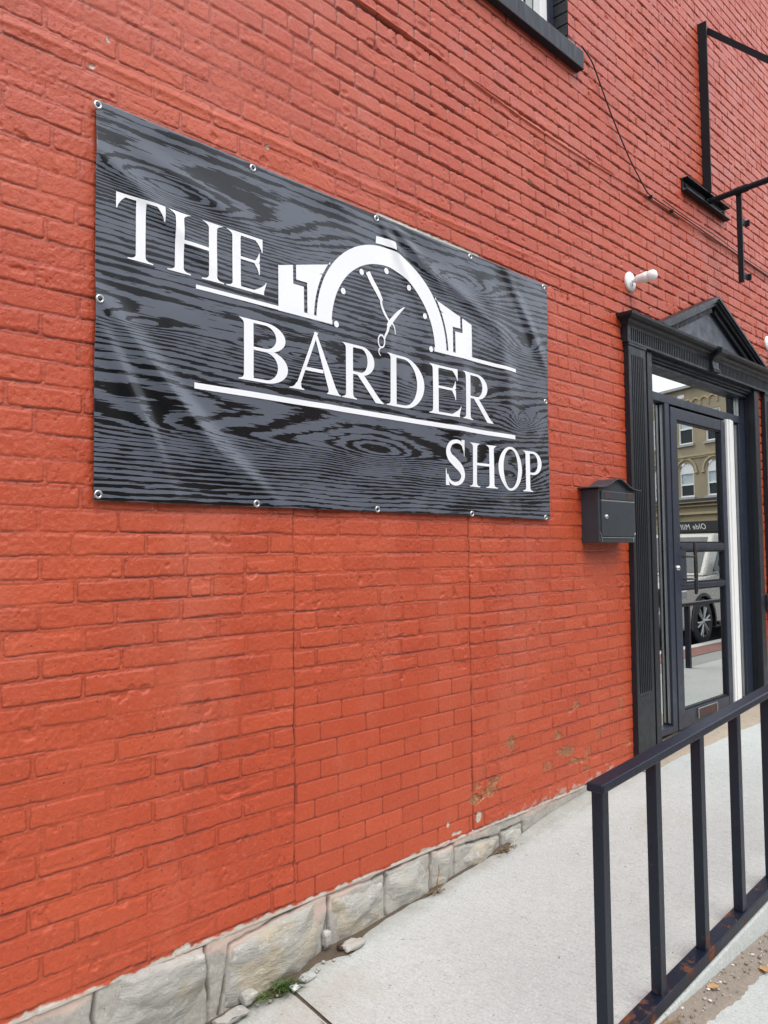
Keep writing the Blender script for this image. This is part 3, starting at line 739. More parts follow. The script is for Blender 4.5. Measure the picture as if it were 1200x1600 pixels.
def bxyz(u, v, off=0.0):
    u = np.asarray(u, float); v = np.asarray(v, float)
    sag = -.006*(1-np.clip(v/BH, 0, 1))*np.clip(u/BW, 0, 1)**3 - .004*np.sin(u/.605*math.pi)**2*sst(v, .9, 1.22)
    return np.stack([BX + u - .018*(u/BW)**3*(1-v/BH), -(.015+wrinkle(u, v)) - off, BZ0 + v + sag], -1)
def grain(u, v):
    uu = u + .03*fbm(u*1.4, v*5, 2, 451)*2
    vv = v + .020*fbm(u*1.1, v*3, 3, 455)*2
    g = vv*42
    for (cu, cv, su, sv, A) in ((.30, 1.02, .50, .080, 6.5), (1.40, .24, .52, .085, 7.0), (.55, .245, .55, .070, 5.0), (1.72, 1.06, .28, .055, 4.0), (2.22, .48, .12, .045, 4.0), (2.25, .86, .24, .07, 4.0),
                                (.78, .56, .30, .045, 4.0), (1.60, .57, .32, .045, 4.5), (2.1, .20, .18, .05, 3.5), (.14, .56, .25, .04, 3.0)):
        r2_ = ((uu-cu)/su)**2 + ((vv-cv)/sv)**2
        g = g + A*np.exp(-np.sqrt(r2_+.05)*1.15)*2.0*(.75+.5*vn(uu*3, vv*9, int(cu*50)))
    return g
us = np.linspace(0, BW, 500); vs_ = np.linspace(0, BH, 300)
U, Vv = np.meshgrid(us, vs_)
ban = empty("shop_banner", (BX+BW/2, 0, BZ0), "black wood grain vinyl banner with white lettering on the brick wall", "banner")
P = bxyz(U, Vv)
cloth = grid_mesh("banner_cloth", P, 500, 300, [M['banner'], M['white_print']], ban, attrs={'grain': grain(U, Vv)})
sd = cloth.modifiers.new("thick", 'SOLIDIFY'); sd.thickness = .0008; sd.offset = 0

LET = MB(); _lay = [0]
def quads(A, B):
    # strip between two polylines in banner coordinates, finely divided so that it follows the cloth
    _lay[0] += 1; off = .0020 + .0001*(_lay[0] % 6)
    A = np.array(A, float); B = np.array(B, float)
    A2 = [A[0]]; B2 = [B[0]]
    for i in range(len(A)-1):
        k = max(1, int(math.ceil(max(np.linalg.norm(A[i+1]-A[i]), np.linalg.norm(B[i+1]-B[i]))/.009)))
        for q in range(1, k+1): A2.append(A[i]+(A[i+1]-A[i])*q/k); B2.append(B[i]+(B[i+1]-B[i])*q/k)
    A = np.array(A2); B = np.array(B2); n = len(A)
    m = max(2, int(math.ceil(np.linalg.norm(A-B, axis=1).max()/.009))+1)
    rows = [A*(1-t)+B*t for t in np.linspace(0, 1, m)]
    pts = np.concatenate(rows); W = bxyz(pts[:, 0], pts[:, 1], off)
    fs = [(r*n+i, r*n+i+1, (r+1)*n+i+1, (r+1)*n+i) for r in range(m-1) for i in range(n-1)]
    LET.add(W, fs, 0, True)
def lerp(a, b, n): return [(a[0]+(b[0]-a[0])*t, a[1]+(b[1]-a[1])*t) for t in np.linspace(0, 1, n)]
def bar(u0, u1, v0, v1, n=None):
    n = n or max(2, int(abs(u1-u0)/.02)+1)
    quads(lerp((u0, v0), (u1, v0), n), lerp((u0, v1), (u1, v1), n))
def para(a0, a1, b0, b1, n=14): quads(lerp(a0, a1, n), lerp(b0, b1, n))
def stem(c, w, z0, z1, sb, st, sh=.10, th=.018, lb=1, rb=1, lt=1, rt=1):
    # vertical stem centred at c, width w; serif half-widths sb / st at bottom / top (bracketed)
    H = z1-z0; ys = np.concatenate([[0, th], np.linspace(th, sh, 7)[1:], [.3, .5, .7], 1-np.linspace(sh, th, 7)[:-1], [1-th, 1]])
    def ext(y):
        e, s = (y, sb) if y < .5 else (1-y, st)
        if e <= th: return s
        if e >= sh: return 0
        t = (e-th)/(sh-th); return s*.62*(1-t)**2.6
    Lp = []; Rp = []
    for y in ys:
        e = ext(y); lo = y < .5
        Lp.append((c-w/2-e*(lb if lo else lt), z0+y*H)); Rp.append((c+w/2+e*(rb if lo else rt), z0+y*H))
    quads(Lp, Rp)
def arc(cx, cy, rx, ry, a0, a1, n=24): return [(cx+rx*math.cos(a), cy+ry*math.sin(a)) for a in np.linspace(a0, a1, n)]
def bowl(x0, cx, z0, z1, rxo, tx, tz):
    # D-shaped bowl: straight from x0 to cx then half ellipse; stroke tx at side, tz top/bottom
    cy = (z0+z1)/2; ry = (z1-z0)/2
    O = lerp((x0, z1), (cx, z1), 4)[:-1] + arc(cx, cy, rxo, ry, math.pi/2, -math.pi/2, 26) + lerp((cx, z0), (x0, z0), 4)[1:]
    I = lerp((x0, z1-tz), (cx, z1-tz), 4)[:-1] + arc(cx, cy, rxo-tx, ry-tz, math.pi/2, -math.pi/2, 26) + lerp((cx, z0+tz), (x0, z0+tz), 4)[1:]
    quads(O, I)
def serif_drop(x_edge, z_top, length, width, sgn, down=1):
    # terminal at the end of an arm: vertical outer edge, curved inner edge
    n = 9; A = []; B = []
    for t in np.linspace(0, 1, n):
        z = z_top - down*length*t; A.append((x_edge + sgn*.004*t*0, z)); B.append((x_edge - sgn*width*(1-t)**1.7 - sgn*.004, z))
    quads(A, B)
def glyph_T(u0, u1, z0, z1):
    c = (u0+u1)/2; w = .033; stem(c, w, z0, z1, .027, .0, lt=0, rt=0)
    bar(u0+.002, u1-.002, z1-.010, z1); serif_drop(u0, z1, .050, .038, -1); serif_drop(u1, z1, .050, .038, 1)
def glyph_H(u0, u1, z0, z1, w, s):
    H = z1-z0; a = u0+s+w/2; b = u1-s-w/2
    stem(a, w, z0, z1, s, s); stem(b, w, z0, z1, s, s); bar(a+w/2-.001, b-w/2+.001, z0+.50*H, z0+.56*H)
def glyph_E(u0, u1, z0, z1, w, s):
    H = z1-z0; a = u0+s+w/2; t = .05*H
    stem(a, w, z0, z1, s, s, rb=.6, rt=.6)
    xe = u1-(u1-u0)*.10
    bar(a, xe, z1-t, z1); serif_drop(xe, z1, .24*H, .2*H, 1)
    zm = z0+.56*H; xm = xe-.012*H/.2; bar(a, xm-.004, zm-t/2, zm+t/2); serif_drop(xm, zm-t*.3, .2*H, .11*H, 1); serif_drop(xm, zm+t*.3, .16*H, .09*H, 1, -1)
    bar(a, u1-.012, z0, z0+t)
    n = 9; A = []; B = []
    for q in np.linspace(0, 1, n):
        z = z0+.235*H*q; A.append((u1-.016+.016*q, z)); B.append((u1-.016+.016*q-.30*H*(1-q)**1.8-.003, z))
    quads(A, B)
def glyph_B(u0, u1, z0, z1, w, s):
    H = z1-z0; a = u0+s+w/2; stem(a, w, z0, z1, s, s, rb=.3, rt=.3)
    zm = z0+.535*H; W = u1-a
    bowl(a, a+W*.40, zm-.022*H, z1, W*.53, w*1.05, .05*H); bowl(a, a+W*.42, z0, zm+.022*H, W*.58, w*1.15, .05*H)
def glyph_R(u0, u1, z0, z1, w, s, bw=.75):
    H = z1-z0; a = u0+s+w/2; stem(a, w, z0, z1, s, s, rt=.3)
    xb = u0+(u1-u0)*bw; zm = z0+.46*H; W = xb-a
    bowl(a, a+W*.45, zm, z1, W*.55, w*1.02, .05*H)
    xl_ = a+W*.36
    n = 16; A = []; B = []
    for t in np.linspace(0, 1, n):
        z = zm+.03*H-(zm+.03*H-z0)*t; c = xl_ + (u1-.030-xl_)*t**.95
        fl = max(0, (t-.8)/.2)**2; A.append((c-w*.42+.008*fl*0, z)); B.append((c+w*.62+fl*(u1-c-w*.62), z))
    quads(A, B)
def glyph_D(u0, u1, z0, z1, w, s):
    H = z1-z0; a = u0+s+w/2; stem(a, w, z0, z1, s, s, rb=.3, rt=.3)
    W = u1-a; bowl(a, a+W*.34, z0, z1, W*.66, w*1.1, .05*H)
def glyph_A(u0, u1, z0, z1, w, s):
    H = z1-z0; ap = u0+(u1-u0)*.50; th = .014
    l0 = u0+s*1.05; r0 = u1-s*1.05
    para((ap-.004, z1+.012), (l0-.007, z0+.02*H), (ap+.012, z1+.010), (l0+.010, z0+.02*H))
    para((ap-.010, z1+.012), (r0-w*.62, z0+.02*H), (ap+w*.25, z1-.004), (r0+w*.5, z0+.02*H))
    ax_ = l0+(ap-l0)*.40; bx_ = r0-(r0-ap)*.40
    bar(ax_-.002, bx_-w*.45, z0+.35*H, z0+.41*H)
    for c, hw, tw in ((l0, s*1.05, .012), (r0, s*1.1, w*.56)):
        A = []; B = []
        for y in (0, .018, .03, .05, .075, .11):
            e = hw if y <= .018 else tw+(hw-tw)*.6*max(0, 1-(y-.018)/.092)**2.2
            k = (ap-c)*y*.9
            A.append((c-e+k, z0+y*H)); B.append((c+e+k, z0+y*H))
        quads(A, B)
def glyph_O(u0, u1, z0, z1, w):
    cx, cy = (u0+u1)/2, (z0+z1)/2
    quads(arc(cx, cy, (u1-u0)/2, (z1-z0)/2, 0, 2*math.pi, 49), arc(cx, cy, (u1-u0)/2-w, (z1-z0)/2-.011, 0, 2*math.pi, 49))
def glyph_P(u0, u1, z0, z1, w, s):
    H = z1-z0; a = u0+s+w/2; stem(a, w, z0, z1, s, s, rt=.3)
    W = u1-a; bowl(a, a+W*.35, z0+.42*H, z1, W*.65, w*1.05, .055*H)
def ribbon(pts, ws):
    P_ = [Vector((p[0], p[1], 0)) for p in pts]; A = []; B = []
    for i, p in enumerate(P_):
        t = (P_[min(i+1, len(P_)-1)]-P_[max(i-1, 0)]).normalized(); nn = Vector((-t.y, t.x, 0))
        A.append(tuple((p+nn*ws[i]/2)[:2])); B.append(tuple((p-nn*ws[i]/2)[:2]))
    quads(A, B)
def catmull(pts, n=8):
    P_ = [np.array(p, float) for p in pts]; P_ = [2*P_[0]-P_[1]] + P_ + [2*P_[-1]-P_[-2]]; out = []
    for i in range(1, len(P_)-2):
        for t in np.linspace(0, 1, n, endpoint=False):
            a, b, c, d = P_[i-1:i+3]; out.append(.5*((2*b)+(-a+c)*t+(2*a-5*b+4*c-d)*t*t+(-a+3*b-3*c+d)*t**3))
    out.append(P_[-2]); return out
def glyph_S(u0, u1, z0, z1, w):
    W = u1-u0; H = z1-z0
    pts = [(.90, .80), (.80, .92), (.55, .972), (.28, .92), (.14, .77), (.22, .62), (.48, .50), (.76, .36), (.86, .21), (.72, .075), (.45, .028), (.20, .09), (.08, .22)]
    c = catmull([(u0+W*x, z0+H*y) for x, y in pts], 6); n = len(c)
    ws = [max(.010, w*(.42+.75*math.exp(-((i/(n-1)-.5)/.2)**2))) for i in range(n)]
    ribbon(c, ws)
    serif_drop(u0+W*.93, z1+.004, .36*H, .022, 1); 
    A = []; B = []
    for t in np.linspace(0, 1, 8): A.append((u0+W*.02, z0-.002+.36*H*t)); B.append((u0+W*.02+.022*(1-t)**1.6+.004, z0-.002+.36*H*t))
    quads(A, B)
z0, z1 = .755, .955
glyph_T(.064, .229, z0, z1); glyph_H(.240, .453, z0, z1, .032, .027); glyph_E(.462, .633, z0, z1, .034, .026)
z0, z1 = .440, .657
glyph_B(.512, .727, z0, z1, .040, .022); glyph_A(.734, .985, z0, z1, .040, .033); glyph_R(.994, 1.225, z0, z1, .038, .021, .77)
glyph_D(1.239, 1.474, z0, z1, .039, .022); glyph_E(1.504, 1.712, z0, z1, .037, .023); glyph_R(1.726, 1.964, z0, z1, .038, .021, .80)
z0, z1 = .134, .336
glyph_S(1.608, 1.746, z0, z1, .034); glyph_H(1.780, 1.985, z0, z1, .033, .024); glyph_O(1.990, 2.197, z0-.004, z1+.006, .036); glyph_P(2.205, 2.366, z0, z1, .034, .024)
# rules
bar(.345, .940, .716, .730); bar(1.546, 2.149, .714, .731); bar(.340, 2.135, .382, .402)
# watch emblem
EC = 1.243; EZ = .716
quads(arc(EC, EZ, .379, .379, 0, math.pi, 60), arc(EC, EZ, .302, .302, 0, math.pi, 60))
quads(arc(EC, EZ, .418, .418, math.radians(82.5), math.radians(97.5), 8), arc(EC, EZ, .388, .388, math.radians(81.5), math.radians(98.5), 8))
for a in range(0, 181, 30):
    cx, cy = EC+.277*math.cos(math.radians(a)), EZ+.004+.277*math.sin(math.radians(a)); n = 18
    th = np.linspace(0, math.pi, n); quads([(cx+.0125*math.cos(t), cy+.0125*math.sin(t)) for t in th], [(cx+.0125*math.cos(t), cy-.0125*math.sin(t)) for t in th])
for sg in (-1, 1):
    def mx(p): return (EC+sg*(p[0]-EC)*-1 if sg > 0 else p[0], p[1])
    def topz(u): return .881+(u-.685)*(.948-.881)/(.938-.685)
    # outer strap block and the stepped gap
    for (ua, ub, za, zb) in ((.685, .754, .731, None), (.754, .804, .731, .829)):
        n = 6; A = [(u, za) for u in np.linspace(ua, ub, n)]; B = [(u, topz(u) if zb is None else zb+.0) for u in np.linspace(ua, ub, n)]
        quads([mx(p) for p in A], [mx(p) for p in B])
    n = 12; A = []; B = []
    for z in np.linspace(.731, .848, n): A.append((.820, z)); B.append((EC-math.sqrt(.391**2-(z-EZ)**2), z))
    quads([mx(p) for p in A], [mx(p) for p in B])
    A = []; B = []
    for z in np.linspace(.848, .897, 6): A.append((.768, z)); B.append((EC-math.sqrt(.391**2-(z-EZ)**2), z))
    quads([mx(p) for p in A], [mx(p) for p in B])
    A = []; B = []
    for q in np.linspace(0, 1, 10):
        u = .768+(.937-.768)*q; A.append((u, topz(u))); zz = .897
        B.append((u, max(.897, EZ+math.sqrt(max(0, .391**2-(EC-u)**2)) if (EC-u) < .391 else .897)))
    quads([mx(p) for p in A], [mx(p) for p in B])
    bar(*( (.684, .945) if sg < 0 else (2*EC-.945, 2*EC-.684)), .714, .7315)
# razor and scissors as the hands
para((1.128, .962), (1.197, .868), (1.150, .975), (1.222, .868))
ribbon(catmull([(1.207, .872), (1.214, .845), (1.234, .812), (1.258, .783)], 6), list(np.linspace(.014, .009, 19)))
ribbon([(1.353, .869), (1.32, .843), (1.285, .81), (1.258, .782), (1.246, .765)], [.004, .014, .019, .022, .016])
ribbon(catmull([(1.250, .770), (1.243, .745), (1.232, .725), (1.226, .708)], 5), list(np.linspace(.014, .006, 16)))
quads(arc(1.211, .698, .020, .029, 0, 2*math.pi, 26), arc(1.211, .698, .014, .022, 0, 2*math.pi, 26))
ribbon(catmull([(1.207, .671), (1.199, .662), (1.199, .648), (1.208, .637)], 5), list(np.linspace(.007, .003, 16)))
ribbon(catmull([(1.268, .786), (1.283, .776), (1.291, .762), (1.293, .742)], 5), list(np.linspace(.009, .005, 16)))
lo = LET.build("lettering", M['white_print'], ban)
M['grommet'] = simple("grommet_metal", (.55, .55, .53), .3, .9, var=.1)
gpts = [(u+.004 if u == 0 else u, 1.204) for u in GRU] + [(.012, .606), (2.415, .606)] + [(.014, .018), (.588, .011), (1.184, .010), (1.796, .010), (2.40, .010)]
for (u, v) in gpts:
    c = bxyz(np.array([u]), np.array([v]))[0]
    mb = MB(); n = 20; prof = [(-.001, .0135), (.002, .0132), (.0035, .011), (.0035, .0085), (.001, .0065), (-.002, .006)]
    mb.lathe(prof, c + np.array([0, -.001, 0]), (0, -1, 0), n); g = mb.build("grommet", M['grommet'], ban)
    mb = MB(); mb.lathe([(.0012, .0064), (.0022, .004), (.0026, .0)], c + np.array([0, -.001, 0]), (0, -1, 0), 12); mb.build("screw", simple("screw_blue", (.03, .05, .09), .35, .6, bdist=0) if 'scr' not in M else M['scr'], g)
    if 'scr' not in M: M['scr'] = bpy.data.materials["screw_blue"]

# ------------------------------------------------------------------ mailbox
mbx = empty("mailbox", (4.0, 0, 1.635), "black metal wall mailbox with curved lid beside doorway", "mailbox")
x0, x1, yf, zb, zt = 3.80, 4.205, -.105, 1.636, 1.925
def lidz(x, zb_=1.932): t = (x-(x0+x1)/2)/((x1-x0)/2+.04); return zb_ + .052*math.exp(-(t/.42)**2) - .004*t*t
mb = MB(); n = 24; xs_ = np.linspace(x0, x1, n)
top = [(x, lidz(x)-.004) for x in xs_]
mb.prism([(x0, zb), (x1, zb)] + top[::-1], 'y', yf, .0)
mb.build("mailbox_body", M['box'], mbx, bevel=.002)
mb = MB(); xs_ = np.linspace(x0-.038, x1+.045, 30)
O = [(x, lidz(x)+.006) for x in xs_]; I = [(x, lidz(x)-.001) for x in xs_]
mb.prism(O + I[::-1], 'y', yf-.022, .0); mb.build("mailbox_lid", M['box'], mbx, bevel=.0015)
mb = MB(); mb.box(x0+.022, x1-.018, yf-.006, yf-.0005, 1.668, 1.862, bev=.003); dr = mb.build("mailbox_door", M['box'], mbx)
mb = MB(); mb.lathe([(0, .012), (.006, .012), (.009, .009), (.010, 0)], (x0+.068, yf-.006, 1.775), (0, -1, 0), 18); mb.build("mailbox_lock", M['chrome'], dr)
mb = MB(); mb.box(x0+.022, x1-.018, yf-.010, yf-.0005, 1.868, 1.915, bev=.004); fl = mb.build("mail_flap", M['box'], mbx)
for a in (x0+.05, x1-.11): mb = MB(); mb.box(a, a+.06, yf-.0115, yf-.0103, 1.876, 1.908); mb.build("rust_patch", M['rust'], fl)
mb = MB(); mb.tube([(x0+.022, yf-.004, 1.864), (x1-.018, yf-.004, 1.864)], .0035, 8)
for xa, sg in ((x0+.004, 1), (x1-.004, -1)): mb.tube([(xa, yf-.002, 1.69), (xa+sg*.008, yf-.003, 1.685), (xa+sg*.022, yf-.003, 1.655), (xa+sg*.026, yf-.002, 1.638)], .0016, 6)
mb.tube([(x0+.03, yf-.002, 1.662), (x1-.03, yf-.002, 1.662)], .0018, 6)
mb.build("mailbox_trim", M['silver'], mbx)

# ------------------------------------------------------------------ wall lamps
def lamp(x, z, label):
    r = empty("wall_lamp", (x, 0, z), label, "wall lamp", "white lamp holders on the brick wall")
    ax = Vector((.05, -1, .05)).normalized(); o = Vector((x, .004, z))
    mb = MB(); mb.lathe([(0, .058), (.012, .060), (.018, .055), (.019, .030), (.022, .0)], o, (0, -1, 0), 32); mb.build("lamp_base", M['white'], r)
    mb = MB(); mb.lathe([(.015, .012), (.032, .012), (.038, .016), (.05, .016), (.051, .024), (.06, .026), (.10, .030), (.118, .032), (.120, .029), (.125, .029)], o, ax, 24); mb.build("lamp_socket", M['white'], r)
    mb = MB(); mb.lathe([(.124, .028), (.130, .031), (.148, .033), (.162, .030), (.172, .022), (.177, .010), (.178, .0)], o, ax, 24); mb.build("lamp_bulb", M['bulb'], r)
    mb = MB(); mb.tube([o+Vector((-.01, -.018, -.005)), o+Vector((-.022, -.03, -.018)), o+Vector((-.012, -.034, -.03)), o+Vector((.0, -.02, -.028))], .0025, 6); mb.build("lamp_wire", M['silver'], r)
    return r
lamp(4.415, 3.222, "white lamp holder with bulb on brick wall left above the doorway")
lamp(6.73, 3.262, "white round lamp base cut by the photo edge right of the pediment")

# ------------------------------------------------------------------ sign bracket
sb = empty("sign_bracket", (5.6, 0, 4.05), "black steel sign bracket with hanging strap high on brick wall", "sign bracket")
mb = MB(); mb.box(5.545, 5.556, -.062, .004, 4.125, 5.385); mb.box(5.5565, 5.66, -.014, .004, 4.125, 5.36); mb.build("wall_post", M['black_steel'], sb, bevel=.0015)
mb = MB(); mb.box(5.19, 5.92, -.010, .004, 4.035, 4.130); mb.box(5.19, 5.92, -.048, -.0105, 4.035, 4.043); mb.box(5.19, 5.92, -.048, -.0105, 4.122, 4.130)
mb.lathe([(0, .014), (.008, .014), (.01, 0)], (5.23, -.011, 4.085), (0, -1, 0), 8); mb.lathe([(0, .014), (.008, .014), (.01, 0)], (5.88, -.011, 4.085), (0, -1, 0), 8)
mb.build("wall_channel", M['black_steel'], sb, bevel=.0015)
mb = MB(); mb.tube([(5.60, -.012, 4.085), (5.60, -.15, 4.092), (5.60, -1.32, 4.150)], .021, 16); mb.lathe([(0, .026), (.09, .026)], (5.60, -.20, 4.0945), (0, -1, .05), 16); mb.lathe([(0, .03), (.012, .03), (.012, .02)], (5.60, -.012, 4.085), (0, -1, 0), 16)
mb.build("sign_arm", M['black_steel'], sb)
mb = MB(); d0 = Vector((5.60, -.04, 5.345)); d1 = Vector((5.60, -1.24, 4.155))
nn = Vector((0, (d1-d0).z, -(d1-d0).y)).normalized()*.020; xx = Vector((.006, 0, 0))
mb.add([d0+nn-xx, d0+nn+xx, d0-nn+xx, d0-nn-xx, d1+nn-xx, d1+nn+xx, d1-nn+xx, d1-nn-xx], [(0, 1, 2, 3), (7, 6, 5, 4), (0, 4, 5, 1), (1, 5, 6, 2), (2, 6, 7, 3), (3, 7, 4, 0)])
mb.build("tie_bar", M['black_steel'], sb)
mb = MB(); mb.box(5.605, 5.622, -.242, -.206, 3.448, 4.075); st = mb.build("hanging_strap", M['black_steel'], sb, bevel=.001)
for z in (3.885, 3.50):
    mb = MB(); mb.box(5.623, 5.70, -.240, -.232, z-.022, z+.022); mb.box(5.692, 5.70, -.262, -.2405, z-.022, z+.022); mb.build("strap_clip", M['black_steel'], st, bevel=.001)

# ------------------------------------------------------------------ cable from the window to the right
mb = MB()
pts = catmull([(3.90, -.012, 4.462), (3.962, -.014, 4.436), (4.02, -.014, 4.405), (4.115, -.014, 4.30), (4.21, -.014, 4.195), (4.32, -.014, 4.09), (4.44, -.015, 3.985), (4.56, -.016, 3.905), (4.66, -.016, 3.85), (4.80, -.02, 3.838), (5.2, -.022, 3.838), (5.7, -.022, 3.832), (6.13, -.022, 3.828), (6.8, -.02, 3.815), (7.6, -.018, 3.80), (8.6, -.018, 3.80)], 6)
mb.tube(pts, .0042, 8); mb.tube([Vector(p)+Vector((0, -.004, .020+.006*math.sin(i*.5))) for i, p in enumerate(pts) if p[0] > 4.85], .003, 6)
for x in (4.70, 5.0, 6.22): mb.box(x-.004, x+.004, -.027, .0, 3.824, 3.846)
tag(mb.build("wall_cable", M['cable'], None), "thin black cable sagging from window sill along the brick wall", "cable")

# ------------------------------------------------------------------ ground
def wallz(x):
    z = -.038+.0833*np.asarray(x, float)
    z = np.where(x < 1.3, .0703+.03*(np.asarray(x)-1.3), z)
    return np.minimum(np.maximum(z, .03), .40)
def edgez(x): return np.clip(.185+.063*(np.asarray(x, float)-2.26), .12, .385)
def outz(x): return np.clip(.15-.033*(np.asarray(x, float)-2.8), .112, .178)
def rampz(x, y):
    t = np.clip(-np.asarray(y)/1.12, 0, 1); return wallz(x)*(1-t)+edgez(x)*t
# ramp slab
xs = np.concatenate([seg(1.742, 5.6, .02), seg(5.6, 9.6, .1), [9.6]]); ys = np.concatenate([[-1.122, -1.119, -1.112], np.linspace(-1.10, .16, 64)])
XX, YY = np.meshgrid(xs, ys); ZZ = rampz(XX, YY)+.003*fbm(XX*2, YY*2, 3, 501)
ZZ[0] -= .012; ZZ[1] -= .005; ZZ[2] -= .001
dj = XX-(1.742+(YY+.067)*.19); 
XX = np.where(XX < 1.78, XX + (YY+.067)*.19, XX); ZZ[:, 0] -= .006
VV = np.stack([XX, YY, ZZ], -1)
skirt = VV[:1].copy(); skirt[..., 2] = -.1
VV = np.concatenate([skirt, VV], 0)
tag(grid_mesh("entrance_ramp", VV, len(xs), len(ys)+1, M['concrete']), kind='structure')
# pavement left of the joint
xs = np.concatenate([np.linspace(-8, -1, 15), seg(-.9, 1.70, .02), [1.722, 1.733]]); ys = np.concatenate([np.linspace(-2.30, -1.2, 12), np.linspace(-1.12, .03, 60)])
XX, YY = np.meshgrid(xs, ys)
ZZ = np.where(YY > -1.12, rampz(np.maximum(XX, -.5), YY), np.maximum(edgez(XX), .12)) - .004+.003*fbm(XX*2, YY*2, 3, 505)
XX = np.where(XX > 1.69, XX + (YY+.067)*.19, XX); ZZ[:, -1] -= .006
tag(grid_mesh("pavement", np.stack([XX, YY, ZZ], -1), len(xs), len(ys), M['slab']), kind='structure')
# soil filling the joint just below both slabs
jy = np.linspace(-1.12, .0, 60); JV = []
for q in (-.012, .022):
    xx_ = 1.7375+(jy+.067)*.19+q; JV.append(np.stack([xx_, jy, rampz(xx_, jy)-.0085+.004*fbm(xx_*40, jy*40, 2, 577)], -1))
tag(grid_mesh("joint_soil", np.stack(JV, 0), 60, 2, M['soil'], flip=True), kind='structure')
# lower walk outside the railing
xs = np.concatenate([seg(1.46, 6, .03), [6.0]]); ys = np.concatenate([np.linspace(-2.30, -1.40, 14), np.linspace(-1.36, -1.121, 12)])
XX, YY = np.meshgrid(xs, ys); ZZ = outz(XX)+.003*fbm(XX*2, YY*2, 3, 509) - .006
tag(grid_mesh("lower_walk", np.stack([XX, YY, ZZ], -1), len(xs), len(ys), M['slab']), kind='structure')
# far part of the walk at the building line (beyond the landing)
mb = MB(); mb.add([(6.0, -2.30, .106), (90, -2.30, .106), (90, -1.121, .106), (6.0, -1.121, .106), (9.6, -1.121, .106), (90, -1.121, .106), (90, .5, .106), (9.6, .5, .106)], [(0, 1, 2, 3), (4, 5, 6, 7)]); tag(mb.build("far_walk", concrete_mat("old_walk_concrete", (.27, .27, .25))), kind='structure')
# brick paver strip, kerb, road
def paver_mat():
    m, nt, p = new_mat("brick_pavers")
    b = nd(nt, "ShaderNodeTexBrick", None, Vector=coord(nt), Scale=5.0, Color1=(.19, .075, .055, 1), Color2=(.24, .10, .07, 1), Mortar=(.12, .1, .09, 1))
    nt.links.new(b.outputs[0], p.inputs['Base Color']); p.inputs['Roughness'].default_value = .85; return m
mb = MB(); mb.add([(-60, -2.70, .112), (90, -2.70, .112), (90, -2.30, .112), (-60, -2.30, .112)], [(0, 1, 2, 3)]); tag(mb.build("paver_strip", paver_mat()), kind='structure')
mb = MB(); mb.box(-60, 90, -2.86, -2.701, -.1, .118, bev=.01); tag(mb.build("kerb", M['kerb']), kind='structure')
mb = MB(); mb.add([(-400, -400, -.012), (400, -400, -.012), (400, 400, -.012), (-400, 400, -.012)], [(0, 1, 2, 3)]); tag(mb.build("ground", M['asphalt']), kind='structure')
# mortar apron between ramp slab and wall
xs = seg(3.02, 4.32, .012); t = np.linspace(0, 1, 7); XX, TT = np.meshgrid(xs, t)
wd = .10-.06*sst(XX, 3.1, 3.9)+.012*fbm(XX*12, XX*0, 2, 521)*2
YY = -wd*TT; ZZ = wallz(XX)+(.010*(1-TT) + .005*fbm(XX*22, YY*22, 3, 525))*sst(XX, 3.0, 3.5) + .001 - .004*(TT > .97)
ZZ = ZZ + .02*(TT < .1)*sst(XX, 3.0, 3.5)
tag(grid_mesh("mortar_apron", np.stack([XX, YY, ZZ], -1)[::-1], len(xs), 7, M['slab']), kind='structure')
# pebbled threshold strip in front of the door
xs = seg(4.30, 6.5, .02); t = np.linspace(0, 1, 10); XX, TT = np.meshgrid(xs, t)
wd = .125 + .09*sst(XX, 4.4, 5.5) + .012*fbm(XX*6, XX*0, 3, 531)*2
YY = .11-(wd+.11)*TT; ZZ = wallz(XX) + .008 + .003*fbm(XX*30, YY*30, 2, 535) - .012*(TT > .95)
tag(grid_mesh("threshold_strip", np.stack([XX, YY, ZZ], -1)[::-1], len(xs), 10, M['pebble']), kind='structure')

# grit along the foot of the ramp (uncountable)
xs = seg(1.75, 7.0, .008); t = np.linspace(0, 1, 14); XX, TT = np.meshgrid(xs, t)
wd = .080 + .03*fbm(XX*5, XX*0, 3, 541)*2 + .012*fbm(XX*40, XX*0, 2, 545)*2
YY = -1.1225 - wd*TT; ZZ = outz(XX) + .014*(1-TT)**1.3 + .006*fbm(XX*60, YY*60, 2, 549)*(1-TT) - .008*TT**6
VV = np.stack([XX, YY, ZZ], -1)[::-1]
gr = MB(); nx_ = len(xs); nz_ = 14
fs = [(r*nx_+i, r*nx_+i+1, (r+1)*nx_+i+1, (r+1)*nx_+i) for r in range(nz_-1) for i in range(nx_-1)]
gr.add(VV.reshape(-1, 3), fs, 0, True)
def blob(mb, c, r, mi=0, fl=.6, seed=0):
    bm = bmesh.new(); bmesh.ops.create_icosphere(bm, subdivisions=1, radius=1)
    R = random.Random(seed); sx, sy, sz = r*R.uniform(.7, 1.4), r*R.uniform(.7, 1.3), r*fl*R.uniform(.6, 1.2); an = R.uniform(0, 6.28)
    for q in bm.verts:
        k = R.uniform(.8, 1.2); x_, y_ = q.co.x*sx*k, q.co.y*sy*k
        q.co = Vector((c[0]+x_*math.cos(an)-y_*math.sin(an), c[1]+x_*math.sin(an)+y_*math.cos(an), c[2]+q.co.z*sz*k))
    mb.bm(bm, mi)
R = random.Random(3)
for i in range(300):
    x = R.uniform(1.9, 4.6); d = abs(R.gauss(0, .05)); y = -1.126-d
    blob(gr, (x, y, float(outz(x))+.006+.010*max(0, 1-d/.08)), R.choice((.0022, .003, .004, .0055)), R.choice((0, 0, 0, 1, 2)), .7, i)
